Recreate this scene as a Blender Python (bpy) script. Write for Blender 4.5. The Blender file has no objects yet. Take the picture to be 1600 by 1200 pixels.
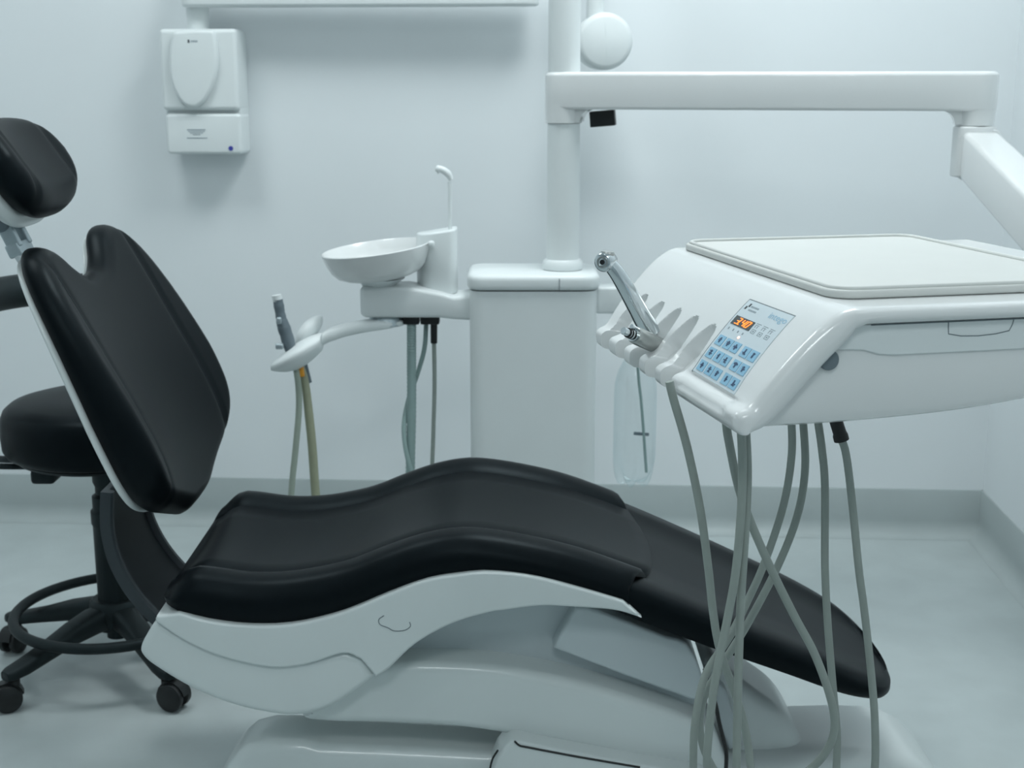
import bpy, bmesh, math, random
from mathutils import Vector, Matrix
from mathutils.geometry import delaunay_2d_cdt
random.seed(7)
S = bpy.context.scene
COL = S.collection
R = math.radians
# ------------------------------------------------------------------ camera
FPX, CAMH, PITCH = 2100.0, 1.15, R(12.6)
cd = bpy.data.cameras.new('camera'); cam = bpy.data.objects.new('camera', cd); COL.objects.link(cam)
cd.sensor_width = 36.0; cd.lens = FPX / 1600 * 36.0
cam.location = (0, 0, CAMH); cam.rotation_euler = (R(90) - PITCH, 0, 0)
cd.dof.use_dof = True; cd.dof.focus_distance = 1.5; cd.dof.aperture_fstop = 12.0
cd.clip_start = 0.05
S.camera = cam
# ------------------------------------------------------------------ world / view
w = bpy.data.worlds.new('world'); S.world = w; w.use_nodes = True
w.node_tree.nodes['Background'].inputs[0].default_value = (0.75, 0.9, 0.95, 1)
w.node_tree.nodes['Background'].inputs[1].default_value = 0.05
S.view_settings.view_transform = 'Standard'; S.view_settings.look = 'None'
S.view_settings.gamma = 1.0; S.view_settings.use_curve_mapping = False
S.view_settings.exposure = 0.0
# ------------------------------------------------------------------ ceiling lamps (panel lights of the room, plus one added front fill)
CEIL = 2.6
LAMPS = [  # x, y, sx, sy, watts
    (0.36, 2.45, 0.6, 0.6, 18.5),
    (-0.10, -0.60, 0.6, 0.6, 13.0),  # added fill behind the camera, brightens the faces turned toward it
    (-1.10, 2.35, 0.6, 0.6, 8.5),
]
LIGHT_COL = (0.96, 1.0, 1.015)
for i, (x, y, sx, sy, wt) in enumerate(LAMPS):
    ld = bpy.data.lights.new('ceiling_lamp_light', 'AREA'); ld.shape = 'RECTANGLE'
    ld.size = sx; ld.size_y = sy; ld.energy = wt; ld.color = LIGHT_COL
    lo = bpy.data.objects.new('ceiling_lamp_light', ld); COL.objects.link(lo)
    lo.location = (x, y, CEIL - 0.012)

DOWN = [(-0.45, 0.75), (0.95, 0.75)]           # two small round downlights in the ceiling
for x, y in DOWN:
    ld = bpy.data.lights.new('downlight_light', 'AREA'); ld.shape = 'DISK'; ld.size = 0.09; ld.energy = 2.2; ld.color = LIGHT_COL
    lo = bpy.data.objects.new('downlight_light', ld); COL.objects.link(lo); lo.location = (x, y, CEIL - 0.012)

# ================================================================== helpers
def P(px, py, Y):
    dx = px - 800; dy = FPX * math.cos(PITCH) + (600 - py) * math.sin(PITCH)
    dz = -FPX * math.sin(PITCH) + (600 - py) * math.cos(PITCH)
    t = Y / dy
    return Vector((dx * t, Y, CAMH + dz * t))
def proj(p):
    y = p[1]; z = p[2] - CAMH
    d = y * math.cos(PITCH) - z * math.sin(PITCH)
    u = y * math.sin(PITCH) + z * math.cos(PITCH)
    return 800 + FPX * p[0] / d, 600 - FPX * u / d
def mat(name, col, rough=0.5, metal=0.0, spec=0.5, coat=0.0, noise=0.0, nscale=40, bump=0.0, bscale=200, emit=None, estr=0):
    m = bpy.data.materials.new(name); m.use_nodes = True
    nt = m.node_tree; b = nt.nodes['Principled BSDF']
    c = (*col, 1)
    b.inputs['Base Color'].default_value = c
    b.inputs['Roughness'].default_value = rough; b.inputs['Metallic'].default_value = metal
    b.inputs['Specular IOR Level'].default_value = spec; b.inputs['Coat Weight'].default_value = coat
    b.inputs['Coat Roughness'].default_value = 0.035
    tc = nt.nodes.new('ShaderNodeTexCoord')
    if noise:
        n = nt.nodes.new('ShaderNodeTexNoise'); n.inputs['Scale'].default_value = nscale; n.inputs['Detail'].default_value = 4
        nt.links.new(tc.outputs['Object'], n.inputs['Vector'])
        r = nt.nodes.new('ShaderNodeValToRGB')
        r.color_ramp.elements[0].position = 0.3; r.color_ramp.elements[1].position = 0.7
        r.color_ramp.elements[0].color = tuple(max(0, v * (1 - noise)) for v in col) + (1,)
        r.color_ramp.elements[1].color = tuple(min(1, v * (1 + noise)) for v in col) + (1,)
        nt.links.new(n.outputs['Fac'], r.inputs['Fac']); nt.links.new(r.outputs['Color'], b.inputs['Base Color'])
    if bump:
        n2 = nt.nodes.new('ShaderNodeTexNoise'); n2.inputs['Scale'].default_value = bscale; n2.inputs['Detail'].default_value = 3
        nt.links.new(tc.outputs['Object'], n2.inputs['Vector'])
        bp = nt.nodes.new('ShaderNodeBump'); bp.inputs['Strength'].default_value = bump; bp.inputs['Distance'].default_value = 0.002
        nt.links.new(n2.outputs['Fac'], bp.inputs['Height']); nt.links.new(bp.outputs['Normal'], b.inputs['Normal'])
    if emit:
        b.inputs['Emission Color'].default_value = (*emit, 1); b.inputs['Emission Strength'].default_value = estr
    return m
M = {
    'wall': mat('wall_paint', (0.80, 0.845, 0.865), 0.62, spec=0.3, noise=0.012, nscale=3, bump=0.05, bscale=350),
    'wall_dark': mat('low_bounce_wall_paint', (0.40, 0.45, 0.47), 0.6, spec=0.3, noise=0.012, nscale=3),  # for the unseen front wall, darkened to lower the bounced light
    'ceil': mat('ceiling_paint', (0.72, 0.77, 0.78), 0.8, spec=0.2, noise=0.01, nscale=4),
    'floor': mat('vinyl_floor', (0.47, 0.53, 0.535), 0.30, spec=0.45, noise=0.05, nscale=9, bump=0.04, bscale=300),
    'base': mat('vinyl_skirting', (0.42, 0.475, 0.48), 0.45, spec=0.4, noise=0.03, nscale=8),
    'white': mat('white_enamel', (0.76, 0.785, 0.785), 0.28, spec=0.5, coat=0.6, noise=0.008, nscale=12),
    'white2': mat('white_plastic', (0.76, 0.81, 0.815), 0.36, spec=0.45, noise=0.01, nscale=12),
    'shell': mat('white_chair_shell', (0.70, 0.76, 0.76), 0.28, spec=0.5, coat=0.2, noise=0.01, nscale=10),
    'mat': mat('silicone_tray_mat', (0.68, 0.70, 0.68), 0.5, spec=0.35, noise=0.01, nscale=20),
    'grey_panel': mat('pale_grey_plastic', (0.56, 0.63, 0.655), 0.4, noise=0.01, nscale=12),
    'leather': mat('black_upholstery', (0.0035, 0.0052, 0.0066), 0.40, spec=0.17, noise=0.08, nscale=60, bump=0.05, bscale=500),
    'seam': mat('black_seam_piping', (0.008, 0.011, 0.014), 0.5, spec=0.4, noise=0.05, nscale=60),
    'navy': mat('navy_plastic', (0.012, 0.024, 0.046), 0.42, spec=0.4, noise=0.05, nscale=30),
    'dkgrey': mat('dark_grey_plastic', (0.035, 0.045, 0.052), 0.45, spec=0.4, noise=0.05, nscale=30),
    'black': mat('black_plastic', (0.008, 0.010, 0.011), 0.42, spec=0.45, noise=0.05, nscale=30),
    'stool': mat('black_stool_plastic', (0.013, 0.017, 0.018), 0.5, spec=0.4, noise=0.08, nscale=40, bump=0.04, bscale=400),
    'grey': mat('mid_grey_plastic', (0.14, 0.18, 0.205), 0.4, spec=0.5, noise=0.03, nscale=30),
    'silver': mat('satin_aluminium', (0.42, 0.49, 0.52), 0.35, metal=0.6, noise=0.02, nscale=30),
    'chrome': mat('polished_steel', (0.62, 0.67, 0.69), 0.16, metal=1.0, noise=0.02, nscale=60),
    'steel': mat('satin_steel', (0.42, 0.44, 0.43), 0.3, metal=1.0, noise=0.03, nscale=60),
    'hose': mat('grey_silicone_hose', (0.30, 0.345, 0.32), 0.45, spec=0.4, noise=0.04, nscale=50),
    'hose_teal': mat('pale_teal_hose', (0.30, 0.41, 0.40), 0.45, noise=0.04, nscale=50),
    'hose_olive': mat('olive_suction_hose', (0.33, 0.35, 0.245), 0.45, noise=0.04, nscale=50),
    'hose_green': mat('grey_green_hose', (0.36, 0.42, 0.36), 0.45, noise=0.04, nscale=50),
    'orange': mat('orange_band', (0.75, 0.32, 0.02), 0.45, noise=0.03, nscale=50),
    'blue_key': mat('blue_membrane_key', (0.27, 0.52, 0.70), 0.45, noise=0.03, nscale=60),
    'ink': mat('dark_blue_ink', (0.03, 0.07, 0.15), 0.5, noise=0.03, nscale=60),
    'ink_grey': mat('grey_ink', (0.26, 0.32, 0.36), 0.5, noise=0.03, nscale=60),
    'ink_blue': mat('light_blue_ink', (0.28, 0.52, 0.68), 0.5, noise=0.03, nscale=60),
    'ink_black': mat('black_ink', (0.02, 0.03, 0.04), 0.5, noise=0.03, nscale=60),
    'keypad': mat('keypad_film', (0.62, 0.71, 0.755), 0.35, noise=0.01, nscale=40),
    'display': mat('dark_display_window', (0.02, 0.035, 0.04), 0.25, noise=0.03, nscale=40),
    'digit': mat('lit_orange_digit', (1.0, 0.25, 0.03), 0.5, emit=(1.0, 0.22, 0.02), estr=1.6, noise=0.01),
    'led': mat('lit_indicator', (1.0, 0.6, 0.5), 0.5, emit=(1.0, 0.55, 0.45), estr=1.5, noise=0.01),
    'badge': mat('blue_badge', (0.05, 0.06, 0.35), 0.4, noise=0.05),
    'line': mat('shadow_gap_line', (0.16, 0.20, 0.22), 0.6, noise=0.03),
    'lampglow': mat('lamp_diffuser', (0.9, 0.95, 0.96), 0.5, emit=(0.86, 1.0, 1.0), estr=3.0, noise=0.005),
}
for _k in ('leather', 'navy', 'stool', 'seam'):
    M[_k].node_tree.nodes['Principled BSDF'].inputs['Specular Tint'].default_value = (0.78, 1.0, 1.08, 1)
    M[_k].node_tree.nodes['Principled BSDF'].inputs['IOR'].default_value = 1.37
# clear bottle plastic
m = bpy.data.materials.new('clear_bottle_plastic'); m.use_nodes = True
nt = m.node_tree; nt.nodes.clear()
o = nt.nodes.new('ShaderNodeOutputMaterial'); mx = nt.nodes.new('ShaderNodeMixShader'); tr = nt.nodes.new('ShaderNodeBsdfTransparent')
gl = nt.nodes.new('ShaderNodeBsdfGlossy'); lw = nt.nodes.new('ShaderNodeLayerWeight'); mp = nt.nodes.new('ShaderNodeMapRange')
tr.inputs[0].default_value = (0.965, 0.985, 0.987, 1); gl.inputs[0].default_value = (0.8, 0.88, 0.9, 1); gl.inputs['Roughness'].default_value = 0.12
lw.inputs[0].default_value = 0.35; mp.inputs['To Min'].default_value = 0.03; mp.inputs['To Max'].default_value = 0.45
nt.links.new(lw.outputs['Facing'], mp.inputs['Value']); nt.links.new(mp.outputs['Result'], mx.inputs[0])
nt.links.new(tr.outputs[0], mx.inputs[1]); nt.links.new(gl.outputs[0], mx.inputs[2]); nt.links.new(mx.outputs[0], o.inputs[0])
M['clear'] = m

def origin(o):
    v = Vector((0, 0, 0))
    while o is not None:
        v += o.location; o = o.parent
    return v
def tag(o, label=None, cat=None, group=None, kind=None):
    if label: o['label'] = label
    if cat: o['category'] = cat
    if group: o['group'] = group
    if kind: o['kind'] = kind
    return o
def thing(name, loc, label, cat, group=None):
    o = bpy.data.objects.new(name, None); COL.objects.link(o); o.location = loc
    o.empty_display_size = 0.05
    return tag(o, label, cat, group)
def mesh(name, verts, faces, material, parent=None, base=None, smooth=40):
    """one mesh object; vertices are given in world coordinates"""
    og = origin(parent) if parent is not None else Vector(base if base is not None else (0, 0, 0))
    me = bpy.data.meshes.new(name)
    me.from_pydata([tuple(Vector(v) - og) for v in verts], [], faces)
    bm = bmesh.new(); bm.from_mesh(me)
    bmesh.ops.remove_doubles(bm, verts=bm.verts, dist=1e-6)
    bmesh.ops.recalc_face_normals(bm, faces=bm.faces)
    big = [f for f in bm.faces if len(f.verts) > 4]
    for f in bm.faces: f.smooth = bool(smooth)
    for f in big: f.smooth = False
    if big:
        for f in bmesh.ops.triangulate(bm, faces=big, ngon_method='EAR_CLIP')['faces']: f.smooth = False
    bm.to_mesh(me); bm.free()
    if smooth:
        me.set_sharp_from_angle(angle=R(smooth))
    me.materials.append(M[material])
    o = bpy.data.objects.new(name, me); COL.objects.link(o)
    if parent is not None: o.parent = parent
    else: o.location = og
    return o
class G:
    """geometry collector"""
    def __init__(s): s.v = []; s.f = []
    def add(s, v, f):
        k = len(s.v); s.v += [Vector(q) for q in v]; s.f += [tuple(i + k for i in q) for q in f]; return s
    def rings(s, rings, closed=True, cap0=True, cap1=True):
        n = len(rings[0]); v = [p for r in rings for p in r]; f = []
        for i in range(len(rings) - 1):
            for j in range(n if closed else n - 1):
                a = i * n + j; b = i * n + (j + 1) % n
                f.append((a, b, b + n, a + n))
        if cap0: f.append(tuple(range(n - 1, -1, -1)))
        if cap1: f.append(tuple((len(rings) - 1) * n + j for j in range(n)))
        return s.add(v, f)
    def tube(s, pts, rad, seg=12, cap=True):
        pts = [Vector(p) for p in pts]; n = len(pts)
        rr = rad if isinstance(rad, (list, tuple)) else [rad] * n
        rings = []; ref = None
        for i in range(n):
            t = (pts[min(i + 1, n - 1)] - pts[max(i - 1, 0)]).normalized()
            if ref is None:
                ref = t.cross(Vector((0, 0, 1)) if abs(t.z) < 0.9 else Vector((1, 0, 0))).normalized()
            else:
                ref = (ref - t * ref.dot(t)).normalized()
            b = t.cross(ref)
            rings.append([pts[i] + (ref * math.cos(2 * math.pi * k / seg) + b * math.sin(2 * math.pi * k / seg)) * rr[i] for k in range(seg)])
        return s.rings(rings, True, cap, cap)
    def lathe(s, prof, c, axis=(0, 0, 1), seg=32):
        """prof: (radius, height) list along axis from point c"""
        ax = Vector(axis).normalized(); c = Vector(c)
        x = ax.cross(Vector((0, 0, 1)) if abs(ax.z) < 0.9 else Vector((1, 0, 0))).normalized(); y = ax.cross(x)
        rings = [[c + ax * h + (x * math.cos(2 * math.pi * k / seg) + y * math.sin(2 * math.pi * k / seg)) * max(r, 1e-5) for k in range(seg)] for r, h in prof]
        return s.rings(rings)
    def box(s, c, size, rot=None, bev=0.0, seg=3):
        bm = bmesh.new(); bmesh.ops.create_cube(bm, size=1)
        for v in bm.verts: v.co = Vector((v.co.x * size[0], v.co.y * size[1], v.co.z * size[2]))
        if bev: bmesh.ops.bevel(bm, geom=list(bm.edges), offset=bev, segments=seg, affect='EDGES', profile=0.5)
        mt = rot if rot is not None else Matrix.Identity(3)
        vs = [Vector(c) + mt @ v.co for v in bm.verts]; bm.verts.index_update()
        s.add(vs, [tuple(v.index for v in f.verts) for f in bm.faces]); bm.free(); return s
    def prism(s, outline, fn, d0, d1, r=0.0, seg=5, r1=None):
        """outline: 2D polygon (u,v); fn(u,v,d)->world; rounded rims of radius r"""
        n = len(outline); pts = [Vector((p[0], p[1])) for p in outline]
        area = sum(pts[i].x * pts[(i + 1) % n].y - pts[(i + 1) % n].x * pts[i].y for i in range(n))
        if area < 0: pts.reverse()
        nrm = []
        for i in range(n):
            e0 = (pts[i] - pts[i - 1]).normalized(); e1 = (pts[(i + 1) % n] - pts[i]).normalized()
            n0 = Vector((-e0.y, e0.x)); n1 = Vector((-e1.y, e1.x)); b = n0 + n1
            b = b.normalized() if b.length > 1e-6 else n0
            nrm.append(b / max(0.6, b.dot(n1)))
        if r1 is None: r1 = r
        rings = []
        sg = 1 if d1 > d0 else -1
        if r > 0:
            for k in range(seg):
                th = (math.pi / 2) * k / seg
                rings.append((d0 + sg * (r - r * math.sin(th)) if False else d0 + sg * r * (1 - math.cos(th)) * 1.0, r * (1 - math.sin(th))))
        rings.append((d0 + sg * r, 0))
        rings.append((d1 - sg * r1, 0))
        if r1 > 0:
            for k in range(seg - 1, -1, -1):
                th = (math.pi / 2) * k / seg
                rings.append((d1 - sg * r1 * (1 - math.cos(th)), r1 * (1 - math.sin(th))))
        s.rings([[Vector(fn(*(pts[i] + nrm[i] * ins), d)) for i in range(n)] for d, ins in rings], cap0=False, cap1=False)
        for d, ins in (rings[0], rings[-1]):
            o2 = [pts[i] + nrm[i] * ins for i in range(n)]
            vv, ee, ff, *_ = delaunay_2d_cdt(o2, [(i, (i + 1) % n) for i in range(n)], [], 2, 1e-7)
            s.add([fn(p.x, p.y, d) for p in vv], [tuple(f) for f in ff])
        return s
    def make(s, name, material, parent=None, base=None, smooth=40):
        return mesh(name, s.v, s.f, material, parent, base, smooth)
def crom(pts, k=8):
    """Catmull-Rom through the points (any dimension)"""
    pts = [Vector(p) for p in pts]; out = []
    n = len(pts)
    for i in range(n - 1):
        p0 = pts[i - 1] if i > 0 else pts[0] * 2 - pts[1]
        p3 = pts[i + 2] if i + 2 < n else pts[-1] * 2 - pts[-2]
        p1, p2 = pts[i], pts[i + 1]
        for j in range(k):
            t = j / k
            out.append(0.5 * ((2 * p1) + (p2 - p0) * t + (2 * p0 - 5 * p1 + 4 * p2 - p3) * t * t + (3 * p1 - p0 - 3 * p2 + p3) * t ** 3))
    out.append(pts[-1]); return out
def interp(tab, x):
    """smooth (Catmull-Rom / monotone-ish) table lookup"""
    if x <= tab[0][0]: return tab[0][1]
    if x >= tab[-1][0]: return tab[-1][1]
    for i in range(len(tab) - 1):
        x0, y0 = tab[i]; x1, y1 = tab[i + 1]
        if x0 <= x <= x1:
            def sl(j):
                if j <= 0: return (tab[1][1] - tab[0][1]) / (tab[1][0] - tab[0][0])
                if j >= len(tab) - 1: return (tab[-1][1] - tab[-2][1]) / (tab[-1][0] - tab[-2][0])
                return (tab[j + 1][1] - tab[j - 1][1]) / (tab[j + 1][0] - tab[j - 1][0])
            h = x1 - x0; t = (x - x0) / h
            return ((2 * t ** 3 - 3 * t ** 2 + 1) * y0 + (t ** 3 - 2 * t ** 2 + t) * h * sl(i)
                    + (-2 * t ** 3 + 3 * t ** 2) * y1 + (t ** 3 - t ** 2) * h * sl(i + 1))
def resample(pts, n):
    pts = [Vector(p) for p in pts]; L = [0]
    for i in range(1, len(pts)): L.append(L[-1] + (pts[i] - pts[i - 1]).length)
    out = []
    j = 0
    for k in range(n):
        d = L[-1] * k / (n - 1)
        while j < len(pts) - 2 and L[j + 1] < d: j += 1
        t = (d - L[j]) / max(1e-9, L[j + 1] - L[j])
        out.append(pts[j].lerp(pts[j + 1], min(max(t, 0), 1)))
    return out
XZ = lambda u, v, d: (u, d, v)      # outline in X/Z, extruded along Y
XY = lambda u, v, d: (u, v, d)      # outline in X/Y, extruded along Z
def rrect(x0, x1, y0, y1, r, k=6):
    out = []
    for cx, cy, a0 in ((x1 - r, y1 - r, 0), (x0 + r, y1 - r, 90), (x0 + r, y0 + r, 180), (x1 - r, y0 + r, 270)):
        for i in range(k + 1):
            a = R(a0 + 90 * i / k); out.append((cx + r * math.cos(a), cy + r * math.sin(a)))
    return out
def text_mesh(txt, shear=0.0):
    c = bpy.data.curves.new('t', 'FONT'); c.body = txt; c.size = 1.0; c.shear = shear; c.resolution_u = 3
    o = bpy.data.objects.new('t', c); COL.objects.link(o)
    dg = bpy.context.evaluated_depsgraph_get(); me = bpy.data.meshes.new_from_object(o.evaluated_get(dg))
    v = [(p.co.x, p.co.y) for p in me.vertices]; f = [tuple(p.vertices) for p in me.polygons]
    bpy.data.objects.remove(o); bpy.data.curves.remove(c); bpy.data.meshes.remove(me)
    x0 = min(p[0] for p in v); x1 = max(p[0] for p in v); y0 = min(p[1] for p in v); y1 = max(p[1] for p in v)
    return [((p[0] - x0) / (x1 - x0), (p[1] - y0) / (y1 - y0)) for p in v], f

# ================================================================== the room
CX, CY = 1.216, 3.327
_n = math.hypot(1, 0.058); E1 = Vector((1, -0.058, 0)) / _n; E2 = Vector((-0.058, -1, 0)) / _n
CORN = Vector((CX, CY, 0))
def RM(a, b, z): return CORN + E1 * a + E2 * b + Vector((0, 0, z))     # a<=0 along the back wall, b>=0 toward the camera
AW, BD = -3.4, 4.7
def slab(name, a0, a1, b0, b1, z0, z1, m, kind='structure'):
    v = [RM(a, b, z) for z in (z0, z1) for a, b in ((a0, b0), (a1, b0), (a1, b1), (a0, b1))]
    o = mesh(name, v, [(0, 1, 2, 3), (4, 5, 6, 7), (0, 1, 5, 4), (1, 2, 6, 5), (2, 3, 7, 6), (3, 0, 4, 7)], m, smooth=0)
    return tag(o, kind=kind)
slab('floor', AW - 0.1, 0.1, -0.1, BD + 0.1, -0.08, 0, 'floor')
slab('ceiling', AW - 0.1, 0.1, -0.1, BD + 0.1, CEIL, CEIL + 0.08, 'ceil')
slab('wall_back', AW - 0.1, 0.1, -0.1, 0, 0, CEIL, 'wall')
slab('wall_right', 0, 0.1, 0, BD, 0, CEIL, 'wall')
slab('wall_left', AW - 0.1, AW, 0, BD, 0, CEIL, 'wall')
slab('wall_front', AW - 0.1, 0.1, BD, BD + 0.1, 0, CEIL, 'wall_dark')
def skirting(name, p0, p1, out):
    prof = [(0, 0.126), (0.004, 0.126), (0.006, 0.122), (0.006, 0.045)]
    for k in range(1, 9):
        a = R(90 * k / 8); prof.append((0.006 + 0.034 * (1 - math.cos(a)), 0.045 - 0.0447 * math.sin(a)))
    prof += [(0, 0.0002)]
    g = G(); g.rings([[p + out * d + Vector((0, 0, z)) for d, z in prof] for p in (p0, p1)])
    tag(g.make(name, 'base'), kind='structure')
skirting('baseboard_back', RM(AW, 0, 0), RM(0, 0, 0), E2)
skirting('baseboard_right', RM(0, 0, 0), RM(0, BD, 0), -E1)
skirting('baseboard_left', RM(AW, BD, 0), RM(AW, 0, 0), E1)
for i, (x, y, sx, sy, wt) in enumerate(LAMPS):
    t = thing('ceiling_light', (x, y, CEIL), ['square ceiling panel light above the chair near the back wall', 'square ceiling panel added as fill light, unseen behind the camera',
              'square ceiling panel light above the left end of the room'][i], 'light', 'ceiling panel lights')
    g = G()
    for dx, dy, lx, ly in ((0, sy / 2 + .015, sx + .06, .03), (0, -sy / 2 - .015, sx + .06, .03), (sx / 2 + .015, 0, .03, sy), (-sx / 2 - .015, 0, .03, sy)):
        g.box((x + dx, y + dy, CEIL - 0.008), (lx, ly, 0.015), bev=0.003, seg=1)
    g.make('frame', 'white2', t)
    G().box((x, y, CEIL - 0.004), (sx, sy, 0.006)).make('diffuser', 'lampglow', t)

for i, (x, y) in enumerate(DOWN):
    t = thing('downlight', (x, y, CEIL), ['small round ceiling downlight above the left side of the room', 'small round ceiling downlight near the right wall'][i], 'light', 'ceiling downlights')
    G().lathe([(0.048, 0), (0.062, 0), (0.062, -0.006), (0.050, -0.010), (0.048, 0)], (x, y, CEIL), seg=32).make('trim_ring', 'white2', t)
    G().lathe([(0, -0.001), (0.046, -0.001), (0.046, -0.004), (0, -0.004)], (x, y, CEIL), seg=32).make('diffuser', 'lampglow', t)

def WP(px, py, off):
    """point at pixel (px,py) on the plane parallel to the back wall, off metres in front of it"""
    nn = -E2; d = P(px, py, 1.0) - Vector((0, 0, CAMH)); o = Vector((0, 0, CAMH))
    pl = CORN + E2 * off
    return o + d * ((pl - o).dot(nn) / d.dot(nn))
def wall_ab(p):
    q = p - CORN; return q.dot(E1), q.z

# ================================================================== dental chair
YC = 2.055; YN = 1.83; YF = 2.28
chair = thing('dental_chair', (0.05, YC, 0), 'black upholstered reclining dental chair with white shell and base', 'dental chair')
ZE = [(-0.50, 0.432), (-0.47, 0.449), (-0.44, 0.448), (-0.39, 0.441), (-0.34, 0.441), (-0.29, 0.448), (-0.24, 0.460), (-0.18, 0.484), (-0.13, 0.501),
      (-0.08, 0.510), (-0.035, 0.508), (0.03, 0.497), (0.09, 0.482), (0.16, 0.456), (0.19, 0.443)]
ZB = [(-0.505, 0.405), (-0.481, 0.393), (-0.436, 0.380), (-0.377, 0.373), (-0.314, 0.376), (-0.244, 0.394), (-0.174, 0.424), (-0.121, 0.444), (-0.069, 0.453),
      (-0.035, 0.456), (0.029, 0.449), (0.09, 0.433), (0.158, 0.412), (0.19, 0.40)]
def seat_section(X, grow=0.0, sc=1.0, z_mid=None):
    ze, zb = interp(ZE, X), interp(ZB, X)
    h = 0.225
    half = [(-h + 0.012, zb), (-h - 0.004, zb + 0.25 * (ze - zb)), (-h - 0.004, zb + 0.6 * (ze - zb)), (-h + 0.002, ze - 0.012), (-h + 0.010, ze - 0.002), (-h + 0.022, ze + 0.004),
            (-h + 0.040, ze + 0.006), (-h + 0.058, ze + 0.002), (-h + 0.070, ze - 0.006), (-h + 0.0735, ze - 0.0095), (-h + 0.077, ze - 0.006), (-0.10, ze - 0.010), (-0.05, ze - 0.013), (0, ze - 0.014)]
    pts = half + [(-y, z) for y, z in reversed(half[:-1])]
    return pts
def ring_from(X, shrink=0.0, dxf=0.0):
    """section at X, shrunk toward its middle for the rounded ends"""
    pts = seat_section(X)
    zm = (interp(ZE, X) + interp(ZB, X)) / 2
    out = []
    for y, z in pts:
        dy = math.copysign(min(abs(y), shrink), y) if shrink else 0
        out.append(Vector((X + dxf, YC + y - dy * (abs(y) / 0.225), zm + (z - zm) * (1 - shrink / 0.034 if shrink < 0.034 else 0.02))))
    return out
rings = []
X0, X1 = -0.510, 0.165
for k in range(7):                                    # rounded head end
    th = math.pi / 2 * k / 6
    rings.append(ring_from(X0 + 0.032 * (1 - math.cos(th)), 0.0335 * (1 - math.sin(th))))
for k in range(1, 44): rings.append(ring_from(X0 + 0.032 + (X1 - X0 - 0.032) * k / 43))
# foot end of the seat is a bow in plan: middle reaches further right than the edges
def bow(y): return 0.055 * max(0.0, 1 - (abs(y - YC) / 0.225) ** 2.2)
nb = 10
for i, r in enumerate(rings):
    x = r[0].x
    tt = max(0.0, (x - (-0.05)) / (X1 + 0.05))
    for p in r: p.x += bow(p.y) * tt ** 2; p.z -= 0.35 * bow(p.y) * tt ** 2
last = rings[-1]
rings.append([p + Vector((0.004, 0, -0.006 if k not in () else 0)) for k, p in enumerate(last)])
seat = G().rings(rings).make('seat_cushion', 'leather', chair, smooth=60)
for sgn in (-1, 1):                                   # piping along the two bolster seams
    pts = []
    for k in range(40):
        X = -0.462 + (0.150 + 0.462) * k / 39
        tt = max(0.0, (X + 0.05) / (X1 + 0.05)); y = sgn * 0.1515
        pts.append((X + bow(YC + y) * tt ** 2, YC + y, interp(ZE, X) - 0.0085 - 0.35 * bow(YC + y) * tt ** 2))
    G().tube(pts, 0.0016, 6).make('seam', 'seam', seat)
# leg rest cushion
def leg_hw(X):
    return interp([(0.15, 0.222), (0.30, 0.219), (0.42, 0.208), (0.50, 0.199), (0.54, 0.186), (0.565, 0.165), (0.583, 0.132), (0.595, 0.09), (0.6005, 0.04), (0.6015, 0.008)], X)
LT = [(0.14, 0.452), (0.18, 0.438), (0.30, 0.386), (0.44, 0.323), (0.53, 0.279), (0.58, 0.253), (0.602, 0.240)]
LB = [(0.14, 0.405), (0.18, 0.386), (0.30, 0.337), (0.40, 0.297), (0.49, 0.260), (0.54, 0.243), (0.58, 0.230), (0.602, 0.226)]
rings = []
for k in range(46):
    t = k / 45; X = 0.150 + 0.4515 * (1 - (1 - t) ** 1.9)
    hw, zt, zb = leg_hw(X), interp(LT, X), interp(LB, X)
    e = min(0.02, hw * 0.5)
    half = [(-hw + e * 0.5, zb), (-hw, zb + 0.3 * (zt - zb)), (-hw, zb + 0.7 * (zt - zb)), (-hw + e * 0.25, zt - 0.006), (-hw + e * 0.8, zt), (-hw * 0.74 - 0.002, zt + 0.001), (-hw * 0.70, zt - 0.003), (-hw * 0.35, zt - 0.006), (0, zt - 0.007)]
    pts = half + [(-y, z) for y, z in reversed(half[:-1])]
    rings.append([Vector((X, YC + y, z)) for y, z in pts])
leg = G().rings(rings).make('leg_cushion', 'leather', chair, smooth=50)
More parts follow.
